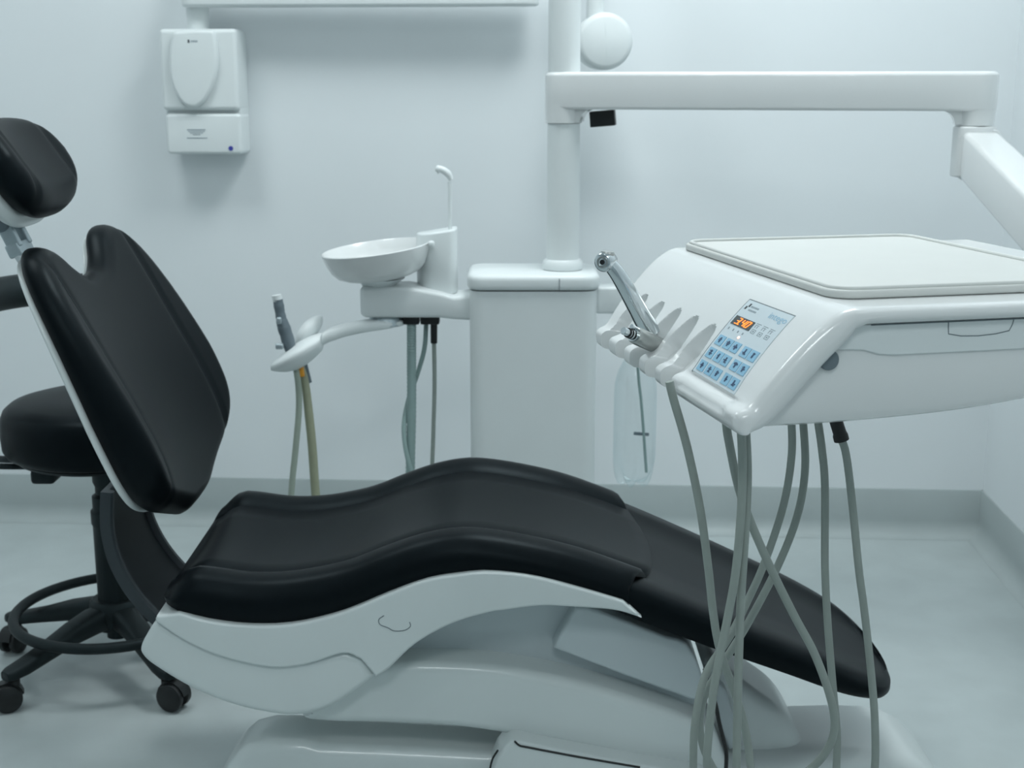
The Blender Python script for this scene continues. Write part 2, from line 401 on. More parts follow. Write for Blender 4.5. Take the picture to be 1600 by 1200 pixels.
# ---- generic upholstered pad between two outline curves
def pad(name, material, parent, O, sdir, ndir, lo, hi, hw, front, back, Rr, ny=44, ns=36, smooth=60):
    ys = [hw * math.sin(math.pi / 2 * (-1 + 2 * i / ny)) for i in range(ny + 1)]
    outl = [(y, lo(y)) for y in ys] + [(y, hi(y)) for y in reversed(ys)]
    def dist(y, s_):
        b = 9
        for i in range(len(outl)):
            p = outl[i]; q = outl[(i + 1) % len(outl)]
            vx, vy = q[0] - p[0], q[1] - p[1]; l2 = vx * vx + vy * vy
            t = 0 if l2 < 1e-12 else max(0, min(1, ((y - p[0]) * vx + (s_ - p[1]) * vy) / l2))
            b = min(b, math.hypot(p[0] + vx * t - y, p[1] + vy * t - s_))
        return b
    yv = Vector((0, 1, 0)); V = []; F = []
    for side in (0, 1):
        for i in range(ny + 1):
            for j in range(ns + 1):
                y = ys[i]; f = (1 - math.cos(math.pi * j / ns)) / 2
                s_ = lo(y) + (hi(y) - lo(y)) * f
                d = min(1, dist(y, s_) / Rr); k = math.sqrt(max(0, 1 - (1 - d) ** 2))
                fr, bk = front(y, s_), back(y, s_); mid = bk + 0.35 * (fr - bk)
                n = mid + ((fr if side == 0 else bk) - mid) * k
                V.append(O + yv * y + sdir * s_ + ndir * n)
    N = (ny + 1) * (ns + 1); w_ = ns + 1
    for side in (0, 1):
        for i in range(ny):
            for j in range(ns):
                a = side * N + i * w_ + j; F.append((a, a + w_, a + w_ + 1, a + 1) if side == 0 else (a, a + 1, a + w_ + 1, a + w_))
    vs = V
    o = mesh(name, vs, F, material, parent, smooth=smooth)
    return o
lean = R(20.8)
SD = Vector((-math.sin(lean), 0, math.cos(lean))); ND = Vector((math.cos(lean), 0, math.sin(lean)))
BO = Vector((-0.548, YC + 0.045, 0.480))          # bottom centre of the back plane of the backrest
tabT = [(0, 0.396), (0.04, 0.400), (0.085, 0.424), (0.115, 0.450), (0.15, 0.462), (0.185, 0.458), (0.218, 0.437), (0.244, 0.395), (0.260, 0.335), (0.268, 0.27), (0.270, 0.20)]
tabB = [(0, -0.008), (0.06, -0.005), (0.10, 0.008), (0.14, 0.022), (0.19, 0.040), (0.225, 0.060), (0.25, 0.090), (0.264, 0.135), (0.270, 0.20)]
b_hi = lambda y: interp(tabT, abs(y)); b_lo = lambda y: interp(tabB, abs(y))
b_T = [(0, 0.052), (0.05, 0.058), (0.10, 0.060), (0.18, 0.056), (0.28, 0.048), (0.38, 0.042), (0.46, 0.036)]
b_W = [(0, 0.012), (0.06, 0.030), (0.12, 0.040), (0.20, 0.040), (0.30, 0.032), (0.40, 0.020), (0.46, 0.010)]
def b_front(y, s_):
    k = abs(y)
    base = interp(b_T, s_) + interp(b_W, s_) * (k / 0.27) ** 2
    base -= 0.006 * math.exp(-((k - 0.188) / 0.0045) ** 2)      # seam groove
    return base
back = pad('backrest', 'leather', chair, BO, SD, ND, b_lo, b_hi, 0.270, b_front, lambda y, s_: 0.004 + 0.02 * (y / 0.27) ** 2 - 0.012 * max(0, (s_ - 0.25) / 0.2) ** 2, 0.027, ny=64, ns=56)
o = pad('back_shell', 'shell', back, BO, SD, ND, lambda y: b_lo(y) + 0.014 * (1 - (y / 0.2712) ** 2), lambda y: b_hi(y) - 0.010, 0.2712, lambda y, s_: 0.009 + 0.02 * (y / 0.27) ** 2 - 0.012 * max(0, (s_ - 0.25) / 0.2) ** 2,
        lambda y, s_: -0.002 + 0.02 * (y / 0.27) ** 2 - 0.012 * max(0, (s_ - 0.25) / 0.2) ** 2, 0.012, ny=36, ns=20)
o['label'] = 'thin white rear shell of the backrest'
for sgn in (-1, 1):
    pts = []
    for k in range(36):
        y = sgn * 0.188; s_ = 0.075 + (0.428 - 0.075) * k / 35
        n = b_front(y, s_) + 0.0028
        if k < 2 or k > 33: n -= 0.003
        pts.append(BO + Vector((0, y, 0)) + SD * s_ + ND * n)
    G().tube(pts, 0.0016, 6).make('seam', 'seam', back)
# curved link between backrest and seat
path = [(167, 770), (166, 800), (168, 835), (180, 880), (205, 925), (240, 965), (275, 990)]
cp = [P(x, y, 1.95) for x, y in path]
cp = crom([(p.x, p.z, 0) for p in cp], 6)
rings = []
for i, p in enumerate(cp):
    t = (cp[min(i + 1, len(cp) - 1)] - cp[max(i - 1, 0)]).normalized(); n = Vector((-t.y, t.x, 0))
    if n.x < 0: n = -n
    prof = [(-0.105, -0.010), (-0.105, 0.006), (-0.102, 0.009), (-0.094, 0.009), (-0.091, 0.006), (-0.089, 0.001), (0.089, 0.001), (0.091, 0.006), (0.094, 0.009), (0.102, 0.009), (0.105, 0.006), (0.105, -0.010)]
    rings.append([Vector((p.x + n.x * d, YC + y, p.y + n.y * d)) for y, d in prof])
lk = G().rings(rings).make('hinge_link', 'dkgrey', chair, smooth=30)
rings2 = [[Vector((p.x, p.y, p.z)) for p in (r[5] + (r[6] - r[5]).normalized() * 0.001, r[6] + (r[5] - r[6]).normalized() * 0.001)] for r in rings]
g = G(); rr = []
for r in rings:
    nn = (r[3] - r[0]).normalized() * 0; up = (r[2] - r[0]); up = up / up.length
    rr.append([r[5] + up * -0.003, r[5] + up * 0.0, r[6] + up * 0.0, r[6] + up * -0.003])
g.rings(rr).make('link_cover', 'navy', lk, smooth=30)
# seat shell (upper band + arch) and lower side cover
top = [(x, interp(ZB, x) + 0.012) for x in [-0.50 + 0.02 * k for k in range(34)]]
top = [(-0.508, 0.400)] + top[1:]
def px_xz(L, Y): return [(P(x, y, Y).x, P(x, y, Y).z) for x, y in L]
arch = px_xz([(1002, 962), (960, 950), (897, 945), (844, 943), (787, 950), (762, 954), (706, 971), (650, 1002), (609, 1040), (588, 1053)], YN)
crease = px_xz([(565, 1026), (537, 1017), (481, 1034), (425, 1039), (350, 1023), (294, 999), (249, 969), (247, 959)], YN)
out = top + [tuple(p)[:2] for p in crom([(*p, 0) for p in arch], 5)] + [tuple(p)[:2] for p in crom([(*p, 0) for p in crease], 4)]
shell = G().prism(out, XZ, YN - 0.011, YF + 0.011, 0.005).make('seat_shell', 'shell', chair, smooth=45)
low = px_xz([(249, 971), (239, 976), (228, 993), (219, 1012), (222, 1025), (241, 1042), (294, 1074), (350, 1098), (406, 1113), (462, 1119), (519, 1104), (575, 1066), (586, 1054), (566, 1028), (539, 1018)], YN)
cr2 = [p for p in px_xz([(481, 1030), (425, 1035), (350, 1019), (294, 995)], YN)]
out = [tuple(p)[:2] for p in crom([(*p, 0) for p in low[:13]], 4)] + low[13:] + cr2
cov = G().prism(out, XZ, YN - 0.003, YF + 0.003, 0.012).make('side_cover', 'shell', chair, smooth=45)
# little oval cap outline on the shell
pts = [P(x, y, YN - 0.0112) for x, y in [(600, 962), (592, 968), (594, 976), (606, 981), (616, 986), (632, 985), (641, 979), (640, 972)]]
G().tube(crom(pts, 5), 0.0007, 5).make('cap_joint', 'line', shell)
pts = [P(x, y, YN - 0.0075) for x, y in [(539, 1016), (552, 1018), (566, 1026), (578, 1039), (587, 1052)]]
G().tube(crom(pts, 5), 0.0013, 5).make('cover_joint', 'line', cov)
# lift mechanism
beam = px_xz([(500, 1060), (560, 1045), (607, 1039), (690, 1038), (787, 1045), (900, 1067), (1000, 1096), (1085, 1126), (1115, 1145), (1128, 1175), (1130, 1215), (1006, 1194), (919, 1174), (831, 1157), (735, 1142), (667, 1136), (585, 1133), (510, 1131), (470, 1120)], 1.87)
lift = G().prism([tuple(p)[:2] for p in crom([(*p, 0) for p in beam + beam[:1]], 4)[:-1]], XZ, 1.87, 2.24, 0.016).make('lift_beam', 'shell', chair, smooth=45)
ub = px_xz([(560, 1060), (600, 1030), (650, 985), (700, 955), (760, 930), (850, 925), (960, 945), (1040, 995), (1070, 1010), (1085, 1040), (1087, 1130), (1000, 1120), (800, 1070)], 1.93)
G().prism(ub, XZ, 1.93, 2.2, 0.006).make('lift_core', 'grey_panel', chair, smooth=40)
bx = px_xz([(864, 1013), (880, 982), (899, 949), (919, 949), (980, 971), (1041, 995), (1060, 999), (1074, 1006), (1089, 1030), (1099, 1062), (1092, 1094), (1080, 1094), (975, 1056)], 1.895)
G().prism(bx, XZ, 1.895, 2.22, 0.006).make('motor_cover', 'grey_panel', chair, smooth=40)
rl = px_xz([(1096, 1034), (1103, 1026), (1116, 1026), (1142, 1047), (1181, 1078), (1225, 1111), (1251, 1152), (1264, 1200), (1272, 1270), (1150, 1270), (1140, 1180), (1128, 1120), (1108, 1070)], 2.02)
G().prism([tuple(p)[:2] for p in crom([(*p, 0) for p in rl + rl[:1]], 4)[:-1]], XZ, 2.0, 2.17, 0.03).make('rear_link', 'shell', chair, smooth=50)
G().prism(px_xz([(1108, 1075), (1120, 1062), (1134, 1075), (1146, 1120), (1150, 1165), (1138, 1168), (1122, 1130)], 1.985), XZ, 1.975, 2.01, 0.006).make('pivot_plate', 'grey_panel', chair)
# base on the floor
bl = px_xz([(349, 1200), (371, 1161), (386, 1143), (401, 1131), (431, 1123), (487, 1124), (508, 1131), (600, 1134), (760, 1142)], 1.97)
bl = [(-0.50, 0.0), (-0.485, 0.03)] + bl + [(0.16, 0.15), (0.18, 0.12), (0.19, 0.0)]
base = G().prism(bl, XZ, 1.89, 2.00, 0.02).make('base', 'shell', chair, smooth=45)
fr = px_xz([(1180, 1118), (1229, 1113), (1295, 1111), (1350, 1112), (1382, 1118), (1406, 1131), (1431, 1156), (1459, 1200)], 2.12)
fr = [(x, max(z, 0.0)) for x, z in fr] + [(0.25, 0.0), (0.25, fr[0][1] - 0.004)]
G().prism(fr, XZ, 1.96, 2.17, 0.035, seg=8).make('base_foot', 'shell', chair, smooth=50)
G().box((0.12, YC, 0.03), (0.8, 0.36, 0.058), bev=0.01).make('base_plate', 'shell', chair)
fc = px_xz([(768, 1204), (776, 1184), (790, 1166), (800, 1158), (812, 1158), (860, 1169), (1000, 1195), (1100, 1212), (1112, 1225), (1112, 1300), (760, 1300)], 1.835)
fp = G().prism(fc, XZ, 1.835, 1.90, 0.005).make('front_cover', 'shell', chair, smooth=45)
pts = [P(x, y, 1.834) for x, y in [(804, 1158), (812, 1165), (826, 1168), (900, 1182), (1000, 1199)]]
G().tube(crom(pts, 5), 0.0016, 6).make('cover_joint', 'black', fp)
pts = [P(x, y, 1.832) for x, y in [(778, 1172), (770, 1185), (766, 1200), (765, 1220)]]
G().tube(crom(pts, 5), 0.0016, 6).make('cover_joint', 'black', fp)
pts = [P(x, y, 1.80) for x, y in [(1101, 1045), (1108, 1072), (1118, 1100), (1124, 1130), (1131, 1158), (1135, 1180), (1133, 1215), (1128, 1260)]]
G().tube(crom(pts, 6), 0.003, 8).make('black_cable', 'black', chair)
# headrest
hl = R(35)
HS = Vector((-math.sin(hl), 0, math.cos(hl))); HN = Vector((math.cos(hl), 0, math.sin(hl)))
HO = P(58, 352, YC)
hT = [(0, 0.168), (0.05, 0.166), (0.09, 0.156), (0.115, 0.138), (0.13, 0.112), (0.135, 0.085)]
hB = [(0, 0.0), (0.05, 0.002), (0.09, 0.012), (0.115, 0.032), (0.13, 0.058), (0.135, 0.085)]
h_hi = lambda y: interp(hT, abs(y)); h_lo = lambda y: interp(hB, abs(y))
head = pad('headrest', 'leather', chair, HO, HS, HN, h_lo, h_hi, 0.135, lambda y, s_: 0.064 + 0.02 * (y / 0.135) ** 2 - 0.004 * math.exp(-((abs(y) - 0.09) / 0.005) ** 2),
           lambda y, s_: 0.006 + 0.02 * (y / 0.135) ** 2, 0.034, ny=44, ns=32)
pad('headrest_shell', 'shell', head, HO, HS, HN, lambda y: h_lo(y) + 0.006, lambda y: h_hi(y) - 0.006, 0.128, lambda y, s_: 0.014 + 0.02 * (y / 0.135) ** 2, lambda y, s_: -0.022 + 0.02 * (y / 0.135) ** 2, 0.03, ny=30, ns=18)
hp = P(8, 342, YC)
G().lathe([(0.0, -0.032), (0.016, -0.032), (0.018, -0.030), (0.018, 0.030), (0.016, 0.032), (0, 0.032)], hp, (0, 1, 0)).make('headrest_pivot', 'grey', head)
a, b = P(-10, 315, YC), P(45, 395, YC)
def bar(g, p, q, wy, th, bev=0.003):
    p = Vector(p); q = Vector(q); d = (q - p); L = d.length; d.normalize(); y = Vector((0, 1, 0)); n = d.cross(y).normalized()
    y = n.cross(d)
    mt = Matrix((d, y, n)).transposed()
    return g.box((p + q) / 2, (L, wy, th), mt, bev)
bar(G(), hp + Vector((-0.02, 0, 0.06)), hp + Vector((0.004, 0, 0.0)), 0.04, 0.02).make('headrest_bracket', 'silver', head)
g = G(); y0 = 0.021
for sgn in (-1, 1): bar(g, hp + Vector((0.0, sgn * y0, 0.004)), P(33, 385, YC) + Vector((0, sgn * y0, 0)), 0.012, 0.022)
bar(g, P(26, 378, YC), P(36, 398, YC), 0.056, 0.022)
g.make('yoke', 'silver', head)
bar(G(), P(33, 392, YC), P(100, 500, YC), 0.054, 0.010).make('headrest_post', 'grey_panel', head)

# ================================================================== operator stool
SX, SY = -0.795, 2.54
stool = thing('operator_stool', (SX, SY, 0), 'round black wheeled stool with foot ring behind the chair backrest', 'stool')
st = Vector((SX, SY, 0))
ZS = 0.556
G().lathe([(0, ZS + .004), (0.08, ZS + .004), (0.15, ZS), (0.172, ZS - .006), (0.184, ZS - .016), (0.190, ZS - .030), (0.192, ZS - .06), (0.190, ZS - .088), (0.184, ZS - .098), (0.176, ZS - .102), (0, ZS - .102)], st, seg=64).make('seat', 'leather', stool, smooth=50)
g = G(); g.lathe([(0, ZS - .102), (0.165, ZS - .102), (0.17, ZS - .106), (0.165, ZS - .112), (0, ZS - .112)], st, seg=48)
g.box((SX, SY, ZS - .125), (0.20, 0.12, 0.026), bev=0.006)
g.box((SX - 0.085, SY - 0.10, ZS - .125), (0.045, 0.05, 0.03), bev=0.008)
g.make('seat_plate', 'stool', stool)
pts = [(SX - 0.02, SY - 0.03, ZS - .122), (SX - 0.12, SY - 0.06, ZS - .122), (SX - 0.20, SY - 0.09, ZS - .112), (SX - 0.22, SY - 0.10, ZS - .10)]
G().tube(crom(pts, 5), 0.006, 8).make('height_lever', 'stool', stool)
ztop = ZS - .138
G().lathe([(0, ztop), (0.03, ztop), (0.03, ztop - .03), (0.026, ztop - .04), (0.026, ztop - .055), (0.033, ztop - .06), (0.033, ztop - .085), (0.0375, ztop - .09), (0.0375, ztop - .115), (0.035, ztop - .12), (0.035, 0.13), (0, 0.13)], st, seg=32).make('gas_column', 'stool', stool)
G().lathe([(0, 0.145), (0.045, 0.145), (0.052, 0.138), (0.055, 0.11), (0.045, 0.085), (0.022, 0.08), (0.022, 0.062), (0, 0.062)], st, seg=32).make('hub', 'stool', stool)
ringz = 0.118
pts = [st + Vector((0.196 * math.cos(2 * math.pi * k / 64), 0.196 * math.sin(2 * math.pi * k / 64), ringz)) for k in range(65)]
G().tube(pts, 0.0105, 12, cap=False).make('foot_ring', 'stool', stool)
RB = 0.245
for i in range(5):
    a = R(-90 - 37 + 72 * i + 2); d = Vector((math.cos(a), math.sin(a), 0)); n = Vector((-d.y, d.x, 0))
    rings = []
    for t, hz, hw, hh in ((0.02, 0.112, 0.028, 0.024), (0.06, 0.112, 0.026, 0.024), (0.11, 0.104, 0.024, 0.020), (0.17, 0.088, 0.022, 0.015), (0.22, 0.076, 0.021, 0.013), (0.25, 0.072, 0.019, 0.011), (0.262, 0.071, 0.012, 0.009)):
        c = st + d * t + Vector((0, 0, hz))
        rings.append([c + n * (hw * math.copysign(abs(math.cos(q)) ** 0.6, math.cos(q))) + Vector((0, 0, hh * math.copysign(abs(math.sin(q)) ** 0.6, math.sin(q)))) for q in [2 * math.pi * k / 16 for k in range(16)]])
    lg = G().rings(rings).make('leg', 'stool', stool, smooth=60)
    c = st + d * RB; ca = R([200, 340, 100, 20, 255][i]); cd_ = Vector((math.cos(ca), math.sin(ca), 0)); cn = Vector((-cd_.y, cd_.x, 0))
    wc = c + cd_ * 0.012 + Vector((0, 0, 0.0275))
    cs = G()
    cs.lathe([(0, 0.058), (0.012, 0.058), (0.012, 0.045), (0, 0.045)], c, seg=16)
    for sg in (-1, 1):
        cs.lathe([(0, -0.0085), (0.020, -0.0085), (0.0265, -0.005), (0.0272, 0), (0.0265, 0.005), (0.020, 0.0085), (0, 0.0085)], wc + cn * sg * 0.0135, cn, seg=24)
    # hood over the wheels
    hd = []
    for k in range(9):
        an = R(10 + 160 * k / 8); hd.append(wc + cd_ * (0.030 * math.cos(an)) + Vector((0, 0, 0.030 * math.sin(an))))
    rr = [[p - cn * 0.011, p + cn * 0.011, p + cn * 0.011 + (wc - p) * 0.2, p - cn * 0.011 + (wc - p) * 0.2] for p in hd]
    cs.rings(rr)
    cs.make('caster', 'black', stool, smooth=50)
# padded torso support on a post
pts = []
for k in range(30):
    a = R(205 - 118 * k / 29); pts.append(st + Vector((0.245 * math.cos(a), 0.245 * math.sin(a), 0.742)))
rad = [0.034 * (0.55 + 0.45 * min(1, k / 3, )) if k < 4 else (0.034 if k < 16 else 0.034 - 0.019 * (k - 16) / 13) for k in range(30)]
G().tube(pts, rad, 16).make('torso_support', 'stool', stool, smooth=60)
pts = [st + Vector((-0.10, -0.02, ZS - .12)), st + Vector((-0.21, -0.03, ZS - .115)), st + Vector((-0.24, -0.04, ZS - .09)), st + Vector((-0.243, -0.04, 0.60)), st + Vector((-0.243, -0.04, 0.72))]
G().tube(crom(pts, 6), 0.007, 10).make('support_post', 'dkgrey', stool)

# ================================================================== cuspidor unit behind the chair
YK = 2.72
cusp = thing('cuspidor_unit', (P(835, 600, 2.81).x, 2.81, 0), 'white cuspidor cabinet with rinse bowl behind the dental chair', 'dental unit')
kx0, kx1 = P(731, 500, YK).x, P(936, 500, YK).x
zl0 = P(800, 456, YK).z; zl1 = P(800, 433, YK).z
G().prism(rrect(kx0 + 0.003, kx1 - 0.003, YK + 0.004, YK + 0.19, 0.03), XY, 0.0, zl0 - 0.0005, 0.0).make('cabinet', 'white2', cusp, smooth=40)
lid = G().prism(rrect(kx0 - 0.002, kx1 + 0.002, YK - 0.002, YK + 0.196, 0.034), XY, zl0 + 0.002, zl1 + 0.004, 0.009, r1=0.012).make('lid', 'white2', cusp, smooth=40)
xs = P(874, 440, YK).x
G().box((xs, YK - 0.0015, (zl0 + zl1) / 2), (0.0012, 0.003, zl1 - zl0 - 0.006)).make('lid_joint', 'line', lid)
# bowl arm going left
ya = 2.76
ax0, ax1 = P(562, 470, ya).x, P(740, 470, ya).x
za0, za1 = P(640, 497, ya).z, P(640, 449, ya).z
aout = rrect(ax0, ax0 + 0.15, ya, ya + 0.10, 0.02)
armo = [(ax1, za0 - 0.004), (P(690, 0, ya).x, za0)]
g = G(); rings = []
for x, lo_, hi_, y0_, y1_ in ((ax0, za0 + 0.006, za1 - 0.006, ya + .012, ya + .088), (ax0 + 0.004, za0 + 0.002, za1 - 0.002, ya + .006, ya + .095), (ax0 + 0.012, za0, za1, ya, ya + .10),
                        (ax0 + 0.10, za0, za1, ya, ya + .10), (ax0 + 0.165, za0, za1 - 0.012, ya, ya + .10), (ax0 + 0.195, za0 - 0.003, za1 - 0.020, ya - .004, ya + .10), (ax1, za0 - 0.005, za1 - 0.016, ya - .004, ya + .10)):
    rings.append([Vector((x, y, z)) for y, z in rrect(y0_, y1_, lo_, hi_, 0.008, 3)])
G().rings(rings).make('bowl_arm', 'white2', cusp, smooth=40)
# tower
yt = 2.80
tl, trr = P(648, 400, yt).x, P(713, 400, yt).x
zt1 = P(690, 358, yt).z
ow = [(tl, yt + 0.055), (tl + 0.012, yt + 0.015), (tl + 0.035, yt - 0.006), (trr - 0.02, yt - 0.010), (trr - 0.006, yt - 0.004), (trr, yt + 0.012), (trr, yt + 0.06), (trr - 0.01, yt + 0.07), (tl + 0.01, yt + 0.07)]
ow = [tuple(p)[:2] for p in crom([(*p, 0) for p in ow + ow[:1]], 4)[:-1]]
g = G()
def tow(u, v, d):
    return (u, v, d - (0.014 * (trr - u) / (trr - tl) if d > zt1 - 0.02 else 0))
g.prism(ow, tow, za1 - 0.02, zt1, 0.004).make('bowl_tower', 'white2', cusp, smooth=45)
# rinse bowl, tilted down to the left
bc = Vector((P(592, 440, 2.80).x, 2.80, P(592, 440, 2.80).z)); tl_ = R(7)
axb = Vector((-math.sin(tl_), -0.03, math.cos(tl_)))
rb = 0.115
prof = [(0, 0.008), (0.050, 0.008), (0.070, 0.011), (0.088, 0.018), (0.099, 0.030), (0.106, 0.046), (0.113, 0.066), (0.1145, 0.0715), (0.1125, 0.073), (0.1105, 0.071), (0.104, 0.055), (0.094, 0.032), (0.07, 0.022), (0.02, 0.018), (0, 0.018)]
bowl = G().lathe(prof, bc + Vector((0.004, 0, 0)), axb, 56).make('rinse_bowl', 'white', cusp, smooth=50)
G().lathe([(0, -0.006), (0.035, -0.006), (0.04, 0.0), (0.055, 0.010), (0, 0.012)], bc + Vector((0.0, 0, -0.002)), (0, 0, 1), 32).make('bowl_foot', 'white2', bowl)
G().box(P(674, 381, 2.77), (0.012, 0.02, 0.012), bev=0.004).make('bowl_clip', 'white2', bowl)
# water spout
yv = 2.82
pts = [P(703, 360, yv), P(703, 330, yv), P(703, 295, yv), P(702, 284, yv)]
f_ = G().tube(pts, 0.0040, 10).make('spout_pipe', 'white2', cusp)
g = G(); g.tube(crom([P(705, 281, yv), P(700, 272, yv), P(692, 266, yv), P(681, 263, yv)], 5), [0.005, 0.0055, 0.006, 0.0065, 0.007] + [0.0075] * 10 + [0.005], 12)
g.tube([P(686, 266, yv), P(687, 271, yv)], 0.005, 10)
g.make('spout_head', 'white2', f_, smooth=50)
# connectors and hoses below the arm
yh = 2.79
g = G(); g.box(P(643, 499, yh), (0.034, 0.03, 0.018), bev=0.003); g.box(P(672, 499, yh), (0.040, 0.03, 0.018), bev=0.003); g.make('connector_block', 'black', cusp)
G().tube([P(678, 500, yh), P(678, 536, yh)], [0.0075, 0.007], 12).make('connector_sleeve', 'black', cusp)
ptsc = crom([P(643, 505, yh), P(643, 560, yh), P(643, 640, yh), P(641, 740, yh), P(641, 800, yh), P(650, 860, yh)], 26)
G().tube(ptsc, [0.0106 if k % 2 else 0.0094 for k in range(len(ptsc))], 14).make('corrugated_hose', 'hose_teal', cusp)
G().tube(crom([P(666, 505, yh + .02), P(663, 545, yh + .02), P(652, 585, yh + .02), P(638, 625, yh + .012), P(631, 668, yh - .005), P(636, 712, yh - .014), P(650, 760, yh - .014), P(665, 820, yh)], 6), 0.0052, 10).make('hose', 'hose_teal', cusp)
G().tube(crom([P(678, 530, yh), P(679, 600, yh), P(677, 680, yh), P(675, 760, yh), P(680, 850, yh)], 6), 0.0046, 10).make('hose', 'hose', cusp)
# assistant instrument holder swinging from the arm
g = G(); yb = 2.80
g.lathe([(0, 0), (0.030, 0), (0.036, -0.006), (0.038, -0.02), (0, -0.02)], Vector((P(604, 497, yb).x, yb, za0)), (0, 0, 1), 28)
g.make('holder_pivot', 'silver', cusp)
rings = []
for px, py, Y, hw, hh in ((636, 502, 2.80, .012, .004), (628, 503, 2.80, .024, .007), (605, 505, 2.79, .032, .010), (570, 509, 2.77, .030, .012), (540, 515, 2.75, .027, .013), (515, 523, 2.735, .025, .014), (495, 534, 2.725, .022, .012)):
    c = P(px, py, Y)
    rings.append([c + Vector((0, hw * math.copysign(abs(math.cos(q)) ** .6, math.cos(q)), hh * math.copysign(abs(math.sin(q)) ** .6, math.sin(q)))) for q in [2 * math.pi * k / 16 for k in range(16)]])
G().rings(rings).make('holder_arm', 'white2', cusp, smooth=60)
# holder tray: leaf shaped dished plate, with a raised rear lobe
cT = P(465, 545, 2.71); rings = []
for k in range(15):
    t = k / 14; c = P(425 + 78 * t, 571 - 41 * t, 2.71)
    hw = 0.055 * math.sin(math.pi * (0.06 + 0.80 * t)) ** 0.7; hh = 0.006 + 0.030 * math.sin(math.pi * min(1, 0.05 + 0.75 * t))
    rings.append([c + Vector((0, hw * math.cos(q), (hh * 0.55 if math.sin(q) > 0 else hh) * math.sin(q))) for q in [2 * math.pi * j / 20 for j in range(20)]])
tray = G().rings(rings).make('instrument_holder', 'white2', cusp, smooth=60)
lc0, lc1 = P(462, 538, 2.735), P(503, 494, 2.765); ld_ = (lc1 - lc0).normalized(); ln_ = ld_.cross(Vector((0, 1, 0))).normalized(); lL = (lc1 - lc0).length
rings = []
for k in range(15):
    t = k / 14; w_ = math.sin(math.pi * min(0.995, max(0.005, t))) ** 0.6; w_ *= 0.75 + 0.25 * t
    rings.append([lc0 + ld_ * (lL * t) + Vector((0, 1, 0)) * (0.030 * w_ * math.cos(q)) + ln_ * (0.020 * w_ * math.sin(q)) for q in [2 * math.pi * j / 18 for j in range(18)]])
G().rings(rings).make('holder_lobe', 'white2', tray, smooth=60)
# hoses from the holder
sh = thing('suction_handpiece', P(452, 548, 2.70), 'grey ribbed suction handpiece standing in the assistant holder', 'handpiece')
pts = [P(434, 468, 2.70), P(437, 485, 2.70), P(440, 500, 2.70), P(443, 510, 2.70), P(448, 525, 2.70), P(453, 543, 2.70), P(458, 560, 2.70)]
G().tube(crom(pts, 5), [0.0105, 0.0100, 0.0105, 0.0112, 0.0105] * 2 + [0.0115, 0.0125, 0.0120, 0.013, 0.0125] + [0.0135, 0.0138, 0.0138, 0.0135, 0.013] * 2 + [0.012, 0.0115, 0.011, 0.0105, 0.010, 0.009], 16).make('grip', 'grey', sh, smooth=50)
g = G(); g.tube([P(432, 461, 2.70), P(434, 470, 2.70)], [0.0098, 0.0102], 16); g.make('tip', 'white2', sh)
G().box(P(436, 501, 2.685), (0.010, 0.010, 0.014), bev=0.003).make('switch', 'silver', sh)
G().box(P(437, 541, 2.685), (0.016, 0.012, 0.012), bev=0.003).make('side_plug', 'silver', sh)
G().tube(crom([P(461, 565, 2.70), P(466, 600, 2.70), P(467, 640, 2.70), P(462, 700, 2.70), P(456, 760, 2.70), P(452, 830, 2.70)], 6), 0.0066, 10).make('hose', 'hose_green', sh)
s2 = thing('suction_hose', P(475, 575, 2.72), 'thick olive suction hose with orange band hanging from the holder', 'hose')
G().tube(crom([P(470, 572, 2.715), P(477, 600, 2.715), P(483, 650, 2.715), P(488, 700, 2.715), P(493, 770, 2.715), P(500, 840, 2.715)], 6), [0.0078 + 0.0016 * min(1, k / 12) for k in range(31)], 12).make('tube', 'hose_olive', s2)
G().tube([P(468, 566, 2.705), P(471, 588, 2.705)], 0.0072, 12).make('band', 'orange', s2)
G().tube([P(474, 562, 2.735), P(483, 598, 2.735)], 0.0062, 10).make('sleeve', 'grey', s2)

# ================================================================== column and jointed arms that carry the tray unit
YCOL = 2.81
cc = P(879, 420, YCOL); cxx = cc.x
arm = thing('support_arm', (cxx, YCOL, zl1), 'white upright column with long horizontal jointed arm over the tray unit', 'support arm')
zring = P(879, 424, YCOL).z; RC = 0.0345
zj0 = P(879, 192, YCOL).z; zj1 = P(879, 110, YCOL).z
G().lathe([(0, zl1), (RC + .002, zl1), (RC + .002, zring + .004), (RC + .007, zring + .006), (RC + .008, zring + .012), (RC + .007, zring + .022), (RC + .002, zring + .027), (0, zring + .027)], (cxx, YCOL, 0), seg=40).make('collar', 'white2', arm)
G().lathe([(0, zring + .02), (RC, zring + .02), (RC - 0.001, zj0 - 0.001), (0, zj0 - 0.001)], (cxx, YCOL, 0), seg=40).make('column', 'white2', arm)
G().lathe([(0, zj1 - 0.02), (RC - .002, zj1 - .02), (RC - 0.002, 2.2), (0, 2.2)], (cxx, YCOL, 0), seg=40).make('upper_column', 'white2', arm)
